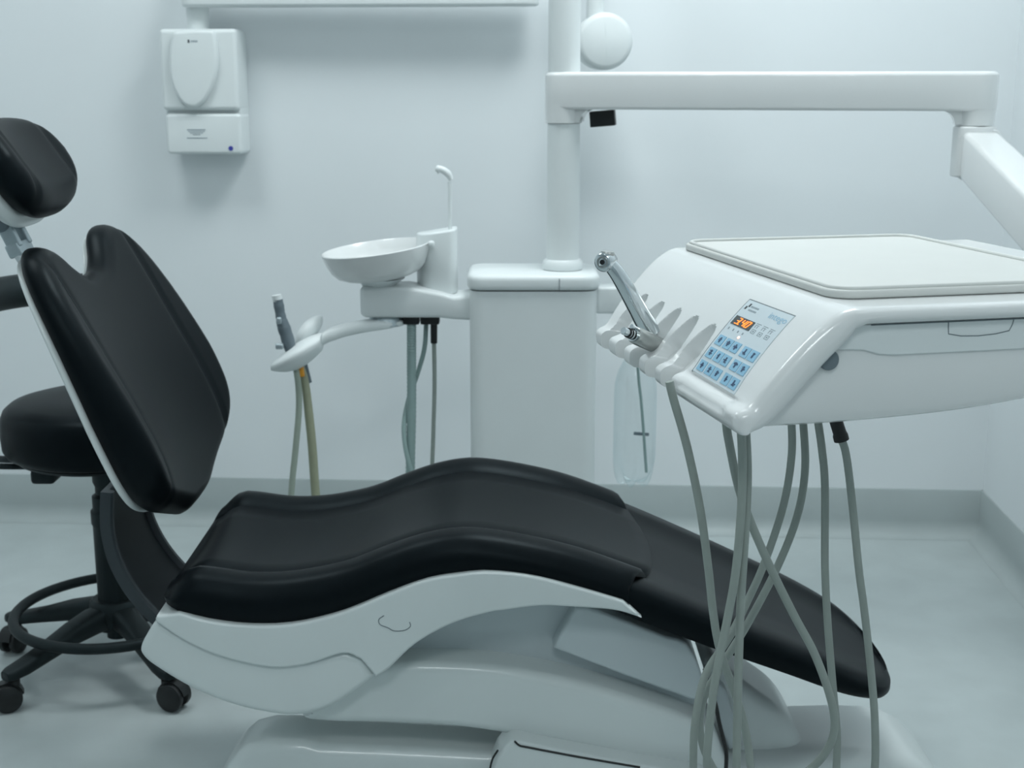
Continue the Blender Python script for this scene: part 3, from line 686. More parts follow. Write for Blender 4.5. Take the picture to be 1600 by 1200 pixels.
# horizontal arm: from the column to the elbow, slightly toward the camera
YEL = 2.62
el = P(1526, 150, YEL)
d = Vector((el.x - cxx, YEL - YCOL, 0)); LA = d.length; d.normalize(); dn = Vector((-d.y, d.x, 0))
zt_ = P(1200, 112, 2.71).z; zb_ = P(1200, 172, 2.71).z
def stad(L0, L1, hw, k=10):
    out = []
    for i in range(k + 1):
        a = R(-90 + 180 * i / k); out.append((L1 + hw * math.cos(a), hw * math.sin(a)))
    for i in range(k + 1):
        a = R(90 + 180 * i / k); out.append((L0 + hw * math.cos(a), hw * math.sin(a)))
    return out
def AR(u, v, z): return Vector((cxx, YCOL, 0)) + d * u + dn * v + Vector((0, 0, z))
G().prism(stad(0, LA, RC + 0.004), AR, zb_, zt_, 0.006, r1=0.009).make('horizontal_arm', 'white', arm, smooth=45)
# joint collars under both ends (flared)
G().lathe([(0, zj0), (RC + .003, zj0), (RC + .004, zb_ + .01), (0, zb_ + .01)], (cxx, YCOL, 0), seg=40).make('joint_collar', 'white', arm)
ze_ = P(1526, 196, YEL).z
G().lathe([(0, ze_), (RC + .001, ze_), (RC + .003, zb_ + .01), (0, zb_ + .01)], AR(LA, 0, 0), seg=40).make('joint_collar', 'white', arm)
for u0, sg in ((0.0, 1), (LA, -1)):              # fillets where the arm turns down into its joints
    fo = [(u0 + sg * (RC - 0.01), zb_ + 0.006), (u0 + sg * (RC + 0.032), zb_ + 0.006)] + [(u0 + sg * (RC + 0.003 + 0.029 * (1 - math.sin(R(90 * k / 8)))), zb_ + 0.001 - 0.026 * (1 - math.cos(R(90 * k / 8)))) for k in range(9)] + [(u0 + sg * (RC - 0.01), zb_ - 0.025)]
    G().prism(fo, lambda u, v, q: AR(u, q, v), -0.026, 0.026, 0.0).make('fillet', 'white', arm, smooth=40)
# black box slung below the arm next to the column
G().box(P(942, 185, 2.84), (0.052, 0.03, 0.032), Matrix.Rotation(R(-5), 3, 'Y') @ Matrix.Rotation(R(-10), 3, 'Z'), bev=0.002).make('sensor_box', 'black', arm)
# knuckle and second arm, coming down toward the camera
kn = AR(LA, 0, ze_)
zk = P(1510, 278, YEL - 0.03).z
G().prism(rrect(-0.036, 0.036, -0.036, 0.034, 0.022), lambda u, v, z: kn + Vector((u, v, 0)) + Vector((0, 0, z)), zk - kn.z, -0.001, 0.004).make('knuckle', 'white', arm)
p0 = Vector((kn.x + 0.006, kn.y - 0.01, (kn.z + zk) / 2 - 0.004)); p1 = Vector((0.80, 1.62, 0.835))
dd = (p1 - p0).normalized(); sd = dd.cross(Vector((0, 0, 1))).normalized(); up = sd.cross(dd)
rings = []
Ltot = (p1 - p0).length
for t in (0.0, 0.012, 0.03, 0.25, 0.5, 0.75, 0.97, 1.0):
    k = 0.82 if t in (0.0, 1.0) else 1.0
    c = p0 + (p1 - p0) * t
    rings.append([c + sd * u + up * v for u, v in rrect(-0.034 * k, 0.034 * k, -0.045 * k, 0.045 * k, 0.010, 4)])
G().rings(rings).make('lower_arm', 'white', arm, smooth=40)
G().prism(rrect(-0.040, 0.040, -0.050, 0.050, 0.02), lambda u, v, z: p0 + sd * u + up * v + dd * z, -0.012, 0.014, 0.004).make('knuckle_rim', 'white', arm)
# turntable head that carries the tray unit
hb = Vector((0.72, 1.40, 0))
G().tube([p1, Vector((0.77, 1.52, 0.83)), Vector((0.72, 1.42, 0.85))], [0.035, 0.035, 0.03], 20).make('tray_bracket', 'white', arm)

# ================================================================== tray unit
U_ = Vector((0.227, -0.974, 0)).normalized(); V_ = Vector((0.974, 0.227, 0)).normalized(); E_ = Vector((0.311, 1.193, 0.95))
def L3(a, b, z): return E_ + U_ * a + V_ * b + Vector((0, 0, z))
unit = thing('tray_unit', L3(-0.24, 0.16, -0.11), 'white dentist tray unit with blue keypad and handpiece slots', 'delivery unit')
BR = 0.40
outer_c = [(0.0, 0.002), (-0.012, -0.002), (-0.030, -0.0135), (-0.050, -0.0315), (-0.068, -0.0500), (-0.083, -0.0670), (-0.093, -0.0800), (-0.099, -0.0855), (-0.107, -0.0885), (-0.1115, -0.0920), (-0.1125, -0.0975), (-0.1115, -0.1050), (-0.107, -0.1095)]
oc = crom([(*p, 0) for p in outer_c], 8)
inner_c = crom([(*p, 0) for p in [(0.0, -0.0135), (0.000, -0.0215), (-0.014, -0.036), (-0.034, -0.056), (-0.051, -0.074), (-0.066, -0.090), (-0.080, -0.103), (-0.098, -0.108)]], 8)
NP = 84
outp = resample(oc, NP); inp = resample(inner_c, NP)
outn = []
for i in range(NP):
    t = (outp[min(i + 1, NP - 1)] - outp[max(i - 1, 0)]).normalized(); outn.append(Vector((t.y, -t.x, 0)))   # outward normal
    if outn[-1].x > 0.3: outn[-1] = -outn[-1]
def afar(f): return -0.487 + 0.050 * f ** 1.5
def spt(a, f, off=0.0):
    """point on the sloping front: a along the unit, f 0..1 down the profile, off along the normal"""
    q = f * (NP - 1); i = min(int(q), NP - 2); t = q - i
    p = outp[i].lerp(outp[i + 1], t); n = outn[i].lerp(outn[i + 1], t).normalized()
    p = p + n * off
    return L3(a, p.x, p.y)
def solve(px, py, f0=0.5):
    best = None
    a_, f_ = -0.2, f0
    for it in range(40):
        x, y = proj(spt(a_, f_)); ex, ey = px - x, py - y
        h = 1e-4
        xa, ya_ = proj(spt(a_ + h, f_)); xf, yf = proj(spt(a_, min(1, f_ + h)))
        J = ((xa - x) / h, (xf - x) / h, (ya_ - y) / h, (yf - y) / h); dt = J[0] * J[3] - J[1] * J[2]
        if abs(dt) < 1e-6: break
        da = (ex * J[3] - J[1] * ey) / dt; df = (J[0] * ey - ex * J[2]) / dt
        a_ += max(-.1, min(.1, da)); f_ = max(0.02, min(0.97, f_ + max(-.15, min(.15, df))))
    return a_, f_
FL = 0.92
slots = []
for px in (945, 968, 991, 1015, 1040):
    lo_, hi_ = -0.5, 0.0
    for _ in range(40):
        mid = (lo_ + hi_) / 2
        if proj(spt(mid, FL))[0] < px: lo_ = mid
        else: hi_ = mid
    slots.append(mid)
RS = 0.0085
ftop = [solve(px, py, 0.4)[1] for px, py in ((1010, 460), (1034, 471), (1058, 481), (1083, 492), (1110, 505))]
SPC = (slots[-1] - slots[0]) / 4
def groove(a, f):
    dmax = 0
    for i, s0 in enumerate(slots):
        du = a - s0; ft = ftop[i]
        if f < ft: continue
        rs = 0.42 * SPC * min(1, (f - ft) / 0.24) ** 0.38
        q = min(1, max(0, (f - 0.62) / 0.24)); q = q * q * (3 - 2 * q)
        rs -= 0.12 * SPC * q
        if abs(du) >= rs: continue
        dep = 0.015 * min(1, (f - ft) / 0.16) ** 0.4 + 0.011 * q
        dmax = max(dmax, dep * (1 - (abs(du) / rs) ** (3.0 + 8 * q)))
    if PK and PK[0] < a < PK[1] and 0.775 < f < 0.93:     # shallow ledge below the keypad
        e = min(1, (a - PK[0]) / 0.004, (PK[1] - a) / 0.004, (f - 0.775) / 0.02, (0.93 - f) / 0.03)
        dmax = max(dmax, 0.0032 * e)
    return max(0, dmax)
_k2, _k3 = solve(1083, 579, 0.7), solve(1147, 617, 0.7)
PK = (_k2[0] - 0.004, _k3[0] + 0.012)
def gdir(i):
    f = i / (NP - 1); t = min(1, max(0, (f - 0.58) / 0.26))
    return (-outn[i]).lerp(Vector((0.99, -0.12, 0)), t)
avals = []
for k in range(5): avals.append(0.010 * (1 - math.cos(math.pi / 2 * k / 4)) * 1.0)
alist = []
s_lo, s_hi = slots[0] - 0.015, slots[-1] + 0.015
far0 = -0.487
ts = [0.0, 0.0008, 0.0025, 0.005, 0.008, 0.011]
A = [far0 + t for t in ts]
k = far0 + 0.016
while k < s_hi + 0.006: A.append(k); k += 0.0012
while k < -0.016: A.append(k); k += 0.008
A += [-t for t in reversed(ts)]
rings = []
for a in A:
    dist = min(a - far0, -a); r_ = 0.011
    fshr = 0 if dist >= r_ else 1 - math.sqrt(max(0, 1 - (1 - dist / r_) ** 2))
    ring = []
    for i in range(NP):
        f = i / (NP - 1)
        aa = a
        if a < s_lo - 0.01:      # slanted far end
            tt = (s_lo - 0.01 - a) / (s_lo - 0.01 - far0); aa = a + tt * (afar(f) - far0)
        p = outp[i].lerp(inp[i], 0.45 * fshr); gv = groove(aa, f)
        p = p + gdir(i) * gv
        ring.append(L3(aa, p.x, p.y))
    inn = []
    for i in range(NP - 1, -1, -4):
        f = i / (NP - 1); aa = a
        if a < s_lo - 0.01:
            tt = (s_lo - 0.01 - a) / (s_lo - 0.01 - far0); aa = a + tt * (afar(f) - far0)
        p = inp[i].lerp(outp[i], 0.45 * fshr)
        gv = groove(aa, f); p = p + gdir(i) * (gv * 0.98)
        inn.append(L3(aa, p.x, p.y))
    dko = [L3(a, b, 0.002 - 0.0065 * fshr) for b in (BR, 0.30, 0.20, 0.10, 0.04, 0.012)]
    dki = [L3(a, b, -0.0135 + 0.0065 * fshr) for b in (0.012, 0.04, 0.10, 0.20, 0.30, BR)]
    rings.append(dko + ring + inn + dki)
panel = G().rings(rings).make('housing_shell', 'white', unit, smooth=38)
# tray mat
mo = rrect(0.002, 0.312, -0.470, -0.052, 0.026)
mt_ = tag(G().prism(mo, lambda u, v, z: L3(v, u, z), 0.0024, 0.0105, 0.002, r1=0.003).make('tray_mat', 'mat', None, L3(-0.26, 0.157, 0.0024), smooth=40), 'off-white rectangular mat lying flat on top of the tray unit', 'mat')
g = G()
loop = [L3(v, u, 0.011) for u, v in rrect(0.008, 0.306, -0.464, -0.058, 0.022)]
g.tube(loop + loop[:2], 0.0028, 8, cap=False).make('mat_rim', 'mat', mt_, smooth=60)
# body below: drawer band and belly
zbot = [(-0.100, -0.1085), (0.0, -0.1085), (0.10, -0.1050), (0.18, -0.098), (0.26, -0.086), (0.33, -0.070), (0.39, -0.052)]
NS_ = 0.014
bmat = []
for k in range(24):
    b = -0.094 + (0.385 + 0.094) * k / 23
    zt = -0.014 if b > 0.0 else interp([(-0.1, -0.100), (-0.08, -0.085), (-0.05, -0.052), (-0.02, -0.024), (0, -0.014)], b)
    zb = interp(zbot, b); zt = max(zt, zb + 0.004)
    zg = min(zt - 0.001, max(zb + 0.002, -0.046)) if b > 0.02 else zt - 0.001
    r_ = min(0.012, (zt - zb) * 0.4)
    sec = [(-NS_, zt), (-NS_, (zt + zb) / 2), (-NS_, zb + r_), (-NS_ - 0.3 * r_, zb + 0.3 * r_), (-NS_ - r_, zb), (-0.24, zb - 0.002), (-0.46 + r_, zb), (-0.46 + .3 * r_, zb + .3 * r_), (-0.46, zb + r_), (-0.46, zt)]
    bmat.append([L3(a, b, z) for a, z in sec])
body = G().rings(bmat).make('lower_body', 'white', unit, smooth=40)
# drawer front standing proud of the belly
dr = []
for k in range(25):
    b = 0.014 + (0.385 - 0.014) * k / 24
    dr.append((b, -0.0445 + 0.0065 * math.exp(-((b - 0.010) / 0.016) ** 2)))
do = [(0.385, -0.0145), (0.002, -0.0145), (-0.012, -0.028), (-0.018, -0.037), (0.002, -0.0375)] + dr
drawer = G().prism(do, lambda u, v, q: L3(q, u, v), -0.03, -NS_ + 0.0025, 0.0015).make('drawer', 'white2', unit, smooth=40)
pts = [L3(-NS_ + 0.0027, b, z) for b, z in ((0.098, -0.0150), (0.0985, -0.022), (0.099, -0.0265), (0.112, -0.0290), (0.130, -0.0296), (0.148, -0.0285), (0.162, -0.0260), (0.165, -0.020), (0.166, -0.0150))]
G().tube(pts, 0.0005, 5).make('pull_outline', 'line', drawer)
G().tube([L3(-NS_ + 0.0027, 0.02, -0.0150), L3(-NS_ + 0.0027, 0.385, -0.0150)], 0.0007, 5).make('drawer_gap', 'line', drawer)
# grey round knob half hidden by the panel edge
kc = P(1297, 562, 1.205)
def unproj_side(px, py, a):
    o_ = Vector((0, 0, CAMH)); dv = P(px, py, 1.0) - o_
    return o_ + dv * ((L3(a, 0, 0) - o_).dot(U_) / dv.dot(U_))
kc = unproj_side(1296, 563, -NS_ + 0.003)
G().lathe([(0, -0.012), (0.0095, -0.012), (0.0095, 0.000), (0.0088, 0.0012), (0, 0.0012)], kc, U_, 32).make('knob', 'grey', unit)
# ---- keypad
K0, K1, K2, K3 = solve(1172, 469, 0.3), solve(1242, 495, 0.3), solve(1083, 579, 0.7), solve(1147, 617, 0.7)
def KP(u, v, off):
    a = (K0[0] * (1 - u) + K1[0] * u) * (1 - v) + (K2[0] * (1 - u) + K3[0] * u) * v
    f = (K0[1] * (1 - u) + K1[1] * u) * (1 - v) + (K2[1] * (1 - u) + K3[1] * u) * v
    return spt(a, f, off)
def kpatch(g, u0, u1, v0, v1, o0, o1, nu=2, nv=2):
    top_, bot_ = [], []
    V = []; F = []
    for o_ in (o0, o1):
        for i in range(nu + 1):
            for j in range(nv + 1): V.append(KP(u0 + (u1 - u0) * i / nu, v0 + (v1 - v0) * j / nv, o_))
    N = (nu + 1) * (nv + 1); w_ = nv + 1
    for i in range(nu):
        for j in range(nv):
            a = i * w_ + j; F.append((a, a + 1, a + w_ + 1, a + w_)); F.append((a + N, a + w_ + N, a + w_ + 1 + N, a + 1 + N))
    for i in range(nu):
        for j in (0, nv): a = i * w_ + j; F.append((a, a + w_, a + w_ + N, a + N))
    for j in range(nv):
        for i in (0, nu): a = i * w_ + j; F.append((a, a + 1, a + 1 + N, a + N))
    return g.add(V, F)
kp = kpatch(G(), 0, 1, 0, 1, -0.002, 0.0006, 10, 24).make('keypad', 'keypad', unit, smooth=30)
g = G()
for u0, u1, v0, v1 in ((-0.018, 0.0, -0.012, 1.012), (0, 1.0, -0.014, 0.0)): kpatch(g, u0, u1, v0, v1, -0.001, 0.0004, 8, 20)
g.make('keypad_frame', 'line', kp)
def icon(g, u, v, k):
    rnd = random.Random(k * 7 + 3)
    kpatch(g, u - 0.012, u + 0.012, v - 0.035, v + 0.03, 0.0013, 0.00165, 1, 1)
    for q in range(2):
        dv = rnd.uniform(-0.03, 0.02); kpatch(g, u - 0.03 * rnd.random() - 0.012, u + 0.03 * rnd.random() + 0.012, v + dv, v + dv + 0.012, 0.0013, 0.0017, 1, 1)
n = 0
for r_, v in enumerate((0.567, 0.737, 0.905)):
    for c_, u in enumerate((0.12, 0.31, 0.485, 0.71, 0.885)):
        key = kpatch(G(), u - 0.075, u + 0.075, v - 0.062, v + 0.062, 0.0004, 0.0013, 2, 2).make('key', 'blue_key', kp, smooth=0)
        g = G(); icon(g, u, v, n); g.make('key_symbol', 'ink', key, smooth=0)
        n += 1
        key.name = 'key'
disp = kpatch(G(), 0.045, 0.475, 0.228, 0.345, 0.0004, 0.0011, 3, 3).make('display', 'display', kp, smooth=0)
# seven-segment digits 3 . 4 0
def digit(g, ch, u0, wd, v0, ht):
    seg = {'3': 'abgcd', '4': 'fgbc', '0': 'abcdef'}[ch]; th = 0.0095; sk = lambda v: 0.045 * (1 - (v - v0) / ht)
    def hz(v): g2(u0 + sk(v), u0 + wd + sk(v), v - th / 2, v + th / 2)
    def g2(a_, b_, c_, d_): kpatch(g, a_, b_, c_, d_, 0.0011, 0.0014, 1, 1)
    def vt(u, va, vb):
        n_ = 4
        for i in range(n_):
            x0 = va + (vb - va) * i / n_; x1 = va + (vb - va) * (i + 1) / n_; s_ = sk((x0 + x1) / 2)
            g2(u - 0.0085 + s_, u + 0.0085 + s_, x0, x1)
    if 'a' in seg: hz(v0)
    if 'g' in seg: hz(v0 + ht / 2)
    if 'd' in seg: hz(v0 + ht)
    if 'f' in seg: vt(u0, v0, v0 + ht / 2)
    if 'e' in seg: vt(u0, v0 + ht / 2, v0 + ht)
    if 'b' in seg: vt(u0 + wd, v0, v0 + ht / 2)
    if 'c' in seg: vt(u0 + wd, v0 + ht / 2, v0 + ht)
for ch, u0 in (('3', 0.115), ('4', 0.235), ('0', 0.330)):
    g = G(); digit(g, ch, u0, 0.058, 0.247, 0.078); o = g.make('digit', 'digit', disp, smooth=0)
kpatch(G(), 0.192, 0.212, 0.318, 0.332, 0.0011, 0.0014, 1, 1).make('decimal_point', 'digit', disp, smooth=0)
def ktext(txt, u0, u1, v0, v1, m_, name, shear=0.0):
    v, f = text_mesh(txt, shear); g = G()
    g.add([KP(u0 + (u1 - u0) * x, v1 + (v0 - v1) * y, 0.00085) for x, y in v], f)
    return g.make(name, m_, kp, smooth=0)
ktext('intego', 0.60, 0.965, 0.050, 0.150, 'ink_blue', 'lettering')
g = G(); kpatch(g, 0.055, 0.085, 0.085, 0.125, 0.0006, 0.0009, 1, 1); kpatch(g, 0.095, 0.125, 0.040, 0.085, 0.0006, 0.0009, 1, 1); g.make('emblem', 'ink_black', kp, smooth=0)
g = G()
for v0 in (0.062, 0.110):
    for q in range(7): kpatch(g, 0.15 + 0.026 * q, 0.166 + 0.026 * q, v0, v0 + 0.022, 0.0006, 0.0008, 1, 1)
g.make('small_print', 'ink_grey', kp, smooth=0)
g = G()
for u in (0.09, 0.20, 0.31, 0.42): kpatch(g, u - 0.018, u + 0.004, 0.385, 0.413, 0.0006, 0.0008, 1, 1)
for c_, u in enumerate((0.56, 0.71, 0.86)):
    for (a_, b_, c2, d_) in ((u - .05, u + .05, .225, .231), (u - .04, u - .032, .245, .285), (u - .04, u + .03, .245, .251), (u + .005, u + .015, .255, .285),
                             (u - .04, u + .04, .305, .311), (u - .04, u + .04, .350, .356), (u - .04, u - .032, .305, .356), (u + .032, u + .04, .305, .356), (u - .012, u + .014, .322, .340)):
        kpatch(g, a_, b_, c2, d_, 0.0006, 0.0008, 1, 1)
g.make('printed_symbols', 'ink_grey', kp, smooth=0)
G().lathe([(0, 0), (0.0016, 0), (0.0014, 0.0008), (0, 0.001)], KP(0.40, 0.455, 0.0006), KP(.4, .455, .002) - KP(.4, .455, 0), 12).make('indicator_light', 'led', kp)
# ---- hoses hanging in loops under the unit (each one hose from its holder slot back to the unit)
def hose(pix, name='hose', r_=0.0043):
    pts = [P(x, y, Y) for x, y, Y in pix]
    return G().tube(crom(pts, 8), r_, 12).make(name, 'hose', unit, smooth=60)
hose([(1046, 596, 1.30), (1052, 622, 1.30), (1074, 700, 1.305), (1094, 795, 1.31), (1107, 890, 1.315), (1114, 955, 1.32), (1124, 1012, 1.325), (1144, 1072, 1.33), (1160, 1120, 1.33), (1171, 1180, 1.33), (1172, 1240, 1.32), (1145, 1290, 1.30),
      (1114, 1262, 1.27), (1105, 1200, 1.26), (1108, 1140, 1.255), (1118, 1060, 1.25), (1138, 960, 1.25), (1150, 890, 1.245), (1158, 800, 1.24), (1160, 720, 1.235), (1157, 650, 1.23)])
hose([(1080, 1330, 1.34), (1083, 1200, 1.34), (1086, 1130, 1.34), (1102, 1055, 1.35), (1140, 995, 1.36), (1170, 935, 1.37), (1195, 878, 1.38), (1224, 790, 1.39), (1237, 710, 1.39), (1236, 640, 1.39)][::-1] + [(1100, 1370, 1.33), (1138, 1360, 1.30), (1152, 1300, 1.27), (1151, 1200, 1.26),
      (1153, 1080, 1.255), (1157, 950, 1.255), (1163, 850, 1.25), (1168, 745, 1.245), (1164, 650, 1.24)], 'hose')
hose([(1134, 655, 1.27), (1139, 690, 1.275), (1158, 775, 1.28), (1196, 870, 1.29), (1240, 960, 1.30), (1272, 1020, 1.305), (1296, 1085, 1.31), (1304, 1130, 1.315), (1296, 1165, 1.32), (1268, 1200, 1.33), (1205, 1240, 1.35), (1140, 1228, 1.37), (1106, 1185, 1.38),
      (1094, 1140, 1.38), (1100, 1090, 1.385), (1130, 1036, 1.39), (1168, 975, 1.40), (1215, 885, 1.405), (1246, 805, 1.41), (1258, 730, 1.41), (1254, 645, 1.41)])
h4 = hose([(1276, 645, 1.38), (1284, 700, 1.385), (1289, 760, 1.385), (1289, 880, 1.385), (1293, 970, 1.38), (1301, 1070, 1.375), (1308, 1150, 1.37), (1307, 1230, 1.36), (1318, 1290, 1.35), (1350, 1290, 1.345), (1366, 1210, 1.345), (1367, 1130, 1.345), (1361, 1050, 1.35),
      (1350, 950, 1.355), (1342, 890, 1.355), (1332, 790, 1.36), (1322, 710, 1.365), (1312, 680, 1.365), (1304, 650, 1.365)])
G().tube([P(1302, 645, 1.362), P(1312, 676, 1.362), P(1313, 680, 1.362), P(1315, 688, 1.362)], [0.0068, 0.0070, 0.0080, 0.0080], 14).make('connector_sleeve', 'black', h4)

# ================================================================== handpieces resting in the slots
def surf_y(px, py, f0=0.7):
    a, f = solve(px, py, f0); return spt(a, f)
b0 = surf_y(1013, 515); Yb = b0.y
tb = thing('turbine_handpiece', b0, 'slender polished steel turbine handpiece standing upright in the slot', 'handpiece')
ax_pts = [P(1017, 520, Yb - 0.006), P(1004, 497, Yb - 0.010), P(993, 477, Yb - 0.014), P(978, 450, Yb - 0.018), P(966, 430, Yb - 0.02), P(957, 418, Yb - 0.02), P(950, 411, Yb - 0.02)]
G().tube(crom(ax_pts, 5), [0.0120 - 0.0042 * (k / 30) ** 0.8 for k in range(31)], 20).make('body', 'chrome', tb, smooth=60)
hc = P(946, 409, Yb - 0.02); ha = (P(930, 408, Yb - 0.05) - P(958, 404, Yb)).normalized()
hd_ = G().lathe([(0, -0.012), (0.0095, -0.012), (0.0112, -0.009), (0.0114, 0.002), (0.0108, 0.006), (0.0095, 0.0085), (0.0075, 0.0095), (0, 0.0095)], hc, ha, 28).make('head', 'chrome', tb, smooth=40)
G().lathe([(0.0048, 0.0085), (0.0062, 0.0085), (0.0062, 0.0105), (0.0048, 0.0105), (0.0048, 0.0085)], hc, ha, 24).make('chuck_ring', 'steel', hd_)
G().lathe([(0, 0.0090), (0.0028, 0.0090), (0.0028, 0.0102), (0, 0.0102)], hc, ha, 20).make('chuck', 'black', hd_)
G().lathe([(0, 0.0), (0.0078, 0.0), (0.0082, 0.002), (0.0070, 0.004), (0, 0.0045)], hc + Vector((0.002, 0, 0.0075)), (0.05, 0, 1), 20).make('push_button', 'steel', hd_)
m0 = surf_y(1026, 537); Ym = m0.y
mm = thing('micromotor_handpiece', m0, 'short grey steel micromotor lying in the slot with bare coupling', 'handpiece')
q0, q1 = P(1048, 549, Ym + 0.020), P(991, 523, Ym - 0.022)
qd = (q1 - q0).normalized(); Lq = (q1 - q0).length
G().lathe([(0, 0), (0.0098, 0), (0.0098, Lq - 0.006), (0.0092, Lq - 0.001), (0.0085, Lq), (0, Lq)], q0, qd, 28).make('motor_body', 'steel', mm)
cpz = G().lathe([(0, 0), (0.0068, 0), (0.0068, 0.003), (0.0052, 0.0032), (0.0052, 0.0048), (0.0056, 0.005), (0.0056, 0.0068), (0.0046, 0.007), (0.0046, 0.0086), (0.0050, 0.0088), (0.0050, 0.0104), (0.0042, 0.0106), (0.0042, 0.0185), (0.0036, 0.0195), (0, 0.0195)], q1 + Vector((0, 0, -0.001)), qd, 24).make('coupling', 'chrome', mm)
for h in (0.0040, 0.0078, 0.0110):
    G().lathe([(0.0040, h - 0.0006), (0.0055, h - 0.0006), (0.0055, h + 0.0006), (0.0040, h + 0.0006)], q1 + Vector((0, 0, -0.001)), qd, 20).make('sealing_ring', 'black', cpz)
g = G(); g.tube([q1 + Vector((0.002, 0.002, 0.0062)), q1 + qd * 0.008 + Vector((0.002, 0.002, 0.0066))], 0.0026, 12); g.make('locating_pin', 'chrome', mm)

# ================================================================== water bottle hanging beside the cabinet
YBT = 2.80
bt = P(994, 560, YBT); btop = P(994, 500, YBT).z; bbot = P(994, 757, YBT).z
bottle = thing('water_bottle', (bt.x, YBT, bbot), 'clear plastic water bottle hanging beside the cuspidor cabinet', 'bottle')
rb_ = 0.0455; rings = []; SG = 60
def petal(rr, h, th, amt):
    return rr * (1 - amt * 0.12 * (0.5 + 0.5 * math.cos(5 * th))), h + amt * 0.016 * (0.5 + 0.5 * math.cos(5 * th))
for rr, h, amt in ((0.004, 0.008, 0), (0.014, 0.004, .5), (0.026, 0.0, 1), (0.034, 0.004, 1), (0.040, 0.016, 1), (0.0435, 0.032, .7), (rb_, 0.055, .2), (rb_, 0.07, 0), (rb_, 0.10, 0), (rb_, 0.20, 0), (0.044, 0.225, 0), (0.038, 0.25, 0), (0.026, 0.275, 0), (0.014, 0.29, 0), (0.013, 0.31, 0)):
    ring = []
    for k in range(SG):
        th = 2 * math.pi * k / SG; r2, h2 = petal(rr, h, th, amt)
        ring.append(Vector((bt.x + r2 * math.cos(th), YBT + r2 * math.sin(th), bbot + h2)))
    rings.append(ring)
G().rings(rings, cap0=True, cap1=False).make('bottle_body', 'clear', bottle, smooth=50)
ztb = bbot + 0.305
G().lathe([(0, 0), (0.019, 0), (0.020, 0.004), (0.020, 0.03), (0, 0.03)], (bt.x, YBT, bbot + 0.295), seg=24).make('bottle_cap', 'white2', bottle)
G().tube(crom([P(992, 480, YBT), P(997, 580, YBT), P(1003, 640, YBT), P(1010, 738, YBT)], 8), 0.0032, 10).make('dip_tube', 'hose_teal', bottle)
G().box(P(1002, 678, YBT), (0.033, 0.004, 0.007), Matrix.Rotation(R(5), 3, 'Y'), bev=0.001).make('tube_clip', 'grey', bottle)
# bracket from the cabinet to the bottle
g = G(); zb0 = P(950, 487, YBT).z; zb1 = P(950, 446, YBT).z
bp = Vector((bt.x, YBT, 0))
g.prism(rrect(kx1 - 0.01, bt.x + 0.03, YBT - 0.03, YBT + 0.035, 0.015), XY, zb0, zb1, 0.006)
g.make('bottle_bracket', 'white2', cusp, smooth=40)

# ================================================================== control box on the wall
def WL(a, z, off): return CORN + E1 * a + E2 * off + Vector((0, 0, z))
OF = 0.105
a0, z1_ = wall_ab(WP(247, 45, OF)); a1, _z = wall_ab(WP(368, 45, OF)); _a, z0_ = wall_ab(WP(300, 241, OF)); _a, zs_ = wall_ab(WP(300, 175, OF))
wb = thing('wall_control_box', WL((a0 + a1) / 2, z0_, 0), 'white wall box with oval cover and a post rising from its top', 'wall box')
WF = lambda u, v, dd_: WL(u, v, dd_)
bo = rrect(a0, a1, zs_ + 0.003, z1_, 0.014)
G().prism(rrect(a0 + .001, a1 - .001, z0_ + .004, z1_ - .002, 0.012), WF, 0.0, OF - 0.022, 0.004).make('box_body', 'white2', wb)
G().prism(rrect(a0, a1, zs_ + 0.004, z1_, 0.010), WF, 0.01, OF, 0.010, r1=0.010).make('upper_cover', 'white2', wb, smooth=45)
lw_ = G().prism(rrect(a0 + .004, a1 + 0.002, z0_, zs_ - 0.004, 0.010), WF, 0.01, OF - 0.004, 0.008).make('lower_cover', 'white2', wb, smooth=45)
# tongue-shaped oval cover
ov = []
for px, py in [(283, 48), (300, 46), (325, 46), (335, 50), (338, 65), (340, 95), (337, 118), (330, 140), (320, 157), (308, 167), (298, 168), (286, 162), (275, 147), (267, 125), (264, 100), (265, 75), (269, 55), (274, 49)]:
    ov.append(wall_ab(WP(px, py, OF + 0.014)))
ov = [tuple(p)[:2] for p in crom([(*p, 0) for p in ov + ov[:1]], 4)[:-1]]
oc_ = G().prism(ov, WF, OF - 0.005, OF + 0.018, 0.006, r1=0.010).make('oval_cover', 'white2', wb, smooth=50)
def wtext(txt, px0, px1, py0, py1, off, m_, name, parent):
    A0, Z1 = wall_ab(WP(px0, py0, off)); A1, Z0 = wall_ab(WP(px1, py1, off)); v, f = text_mesh(txt)
    return G().add([WL(A0 + (A1 - A0) * x, Z0 + (Z1 - Z0) * y, off) for x, y in v], f).make(name, m_, parent, smooth=0)
def wrect(g, px0, px1, py0, py1, off):
    A0, Z1 = wall_ab(WP(px0, py0, off)); A1, Z0 = wall_ab(WP(px1, py1, off))
    v = [WL(A, Z, o_) for o_ in (off, off - 0.001) for A, Z in ((A0, Z0), (A1, Z0), (A1, Z1), (A0, Z1))]
    return g.add(v, [(0, 1, 2, 3), (4, 5, 6, 7), (0, 1, 5, 4), (1, 2, 6, 5), (2, 3, 7, 6), (3, 0, 4, 7)])
g = G(); wrect(g, 293, 296, 62, 67, OF + 0.0186); g.make('emblem', 'ink_black', oc_, smooth=0)
g = G()
for k in range(5): wrect(g, 298 + 2.2 * k, 299.5 + 2.2 * k, 63, 66, OF + 0.0186)
g.make('small_print', 'ink_grey', oc_, smooth=0)
g = G(); o_ = OF - 0.0034
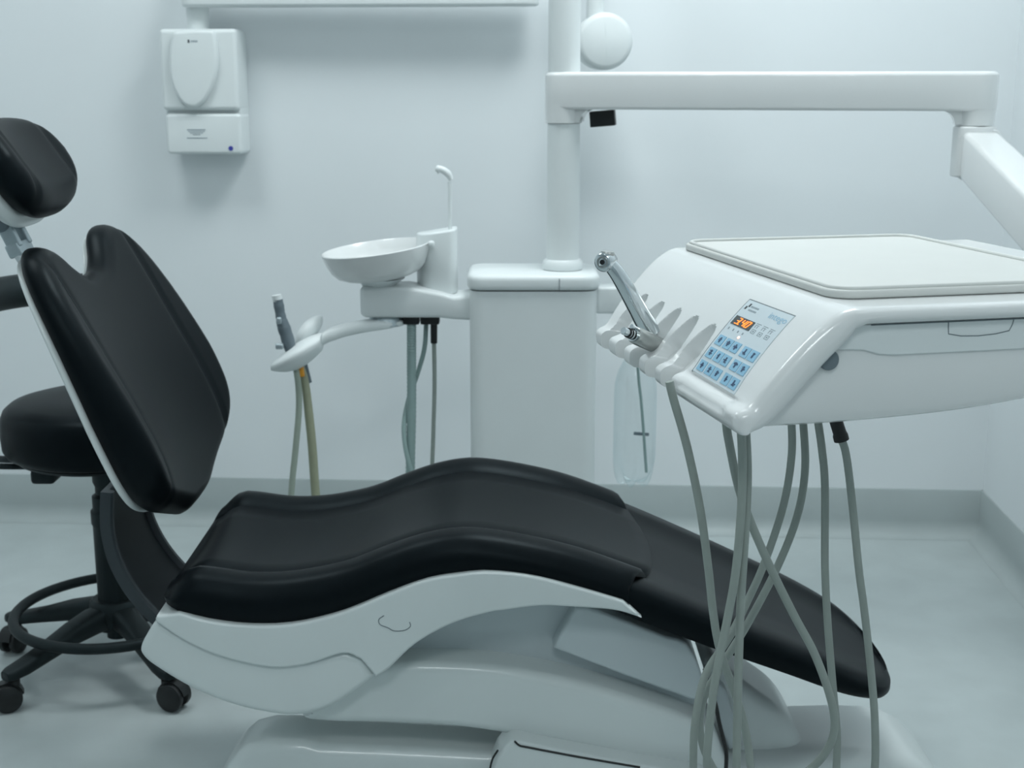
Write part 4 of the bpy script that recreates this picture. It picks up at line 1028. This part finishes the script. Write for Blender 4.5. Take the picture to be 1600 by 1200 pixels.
for x0, x1, y0, y1 in ((292, 321, 202, 203.5), (294, 320, 205, 206), (297, 317, 207.5, 208.5), (301, 313, 210, 211), (292, 324, 215, 216.5)): wrect(g, x0, x1, y0, y1, o_)
g.make('printed_notice', 'ink_grey', lw_, smooth=0)
A0, Z0 = wall_ab(WP(360, 232, OF)); G().lathe([(0, 0), (0.0058, 0), (0.0058, 0.0012), (0, 0.0012)], WL(A0, Z0, OF - 0.0042), E2, 20).make('round_badge', 'badge', lw_)
# post and long wall arm
pa, pz = wall_ab(WP(310, 40, 0.06))
post = G().lathe([(0, pz - 0.02), (0.026, pz - 0.02), (0.026, pz + 0.018), (0.0275, pz + 0.020), (0.0275, pz + 0.16), (0, pz + 0.16)], WL(pa, 0, 0.06), seg=32).make('post', 'white2', wb)
ab0 = pa; ab1 = wall_ab(WP(842, 5, 0.10))[0]; zbm = wall_ab(WP(600, 10, 0.10))[1]
G().prism([(u, v) for u, v in stad(0, ab1 - ab0 - 0.03, 0.03)], lambda u, v, z: WL(ab0 + u, z, 0.085 + v), zbm, zbm + 0.075, 0.008).make('wall_arm', 'white2', wb, smooth=45)
# round white head hanging at the end of the wall arm, behind the column
hx = WP(943, 65, 0.20)
rh = thing('round_wall_head', hx, 'round white drum head on a stem behind the upright column', 'medical device')
fd = (E2 + E1 * 0.18).normalized()
G().lathe([(0, -0.06), (0.052, -0.06), (0.060, -0.052), (0.064, -0.035), (0.064, 0.018), (0.060, 0.026), (0.052, 0.030), (0, 0.031)], hx, fd, 48).make('drum', 'white2', rh, smooth=40)
G().tube([hx + Vector((-0.02, 0, 0.05)), hx + Vector((-0.02, 0, 0.32))], 0.020, 20).make('stem', 'white2', rh)
st2 = hx + Vector((-0.02, 0, 0.30))
wq = wall_ab(st2)
G().tube([st2, WL(wq[0], st2.z, 0.005)], 0.018, 16).make('wall_stub', 'white2', rh)
G().box(hx + fd * 0.031 + E1 * -0.014 + Vector((0, 0, 0.008)), (0.003, 0.0015, 0.03), bev=0.0004, seg=1).make('marking', 'ink_grey', rh)
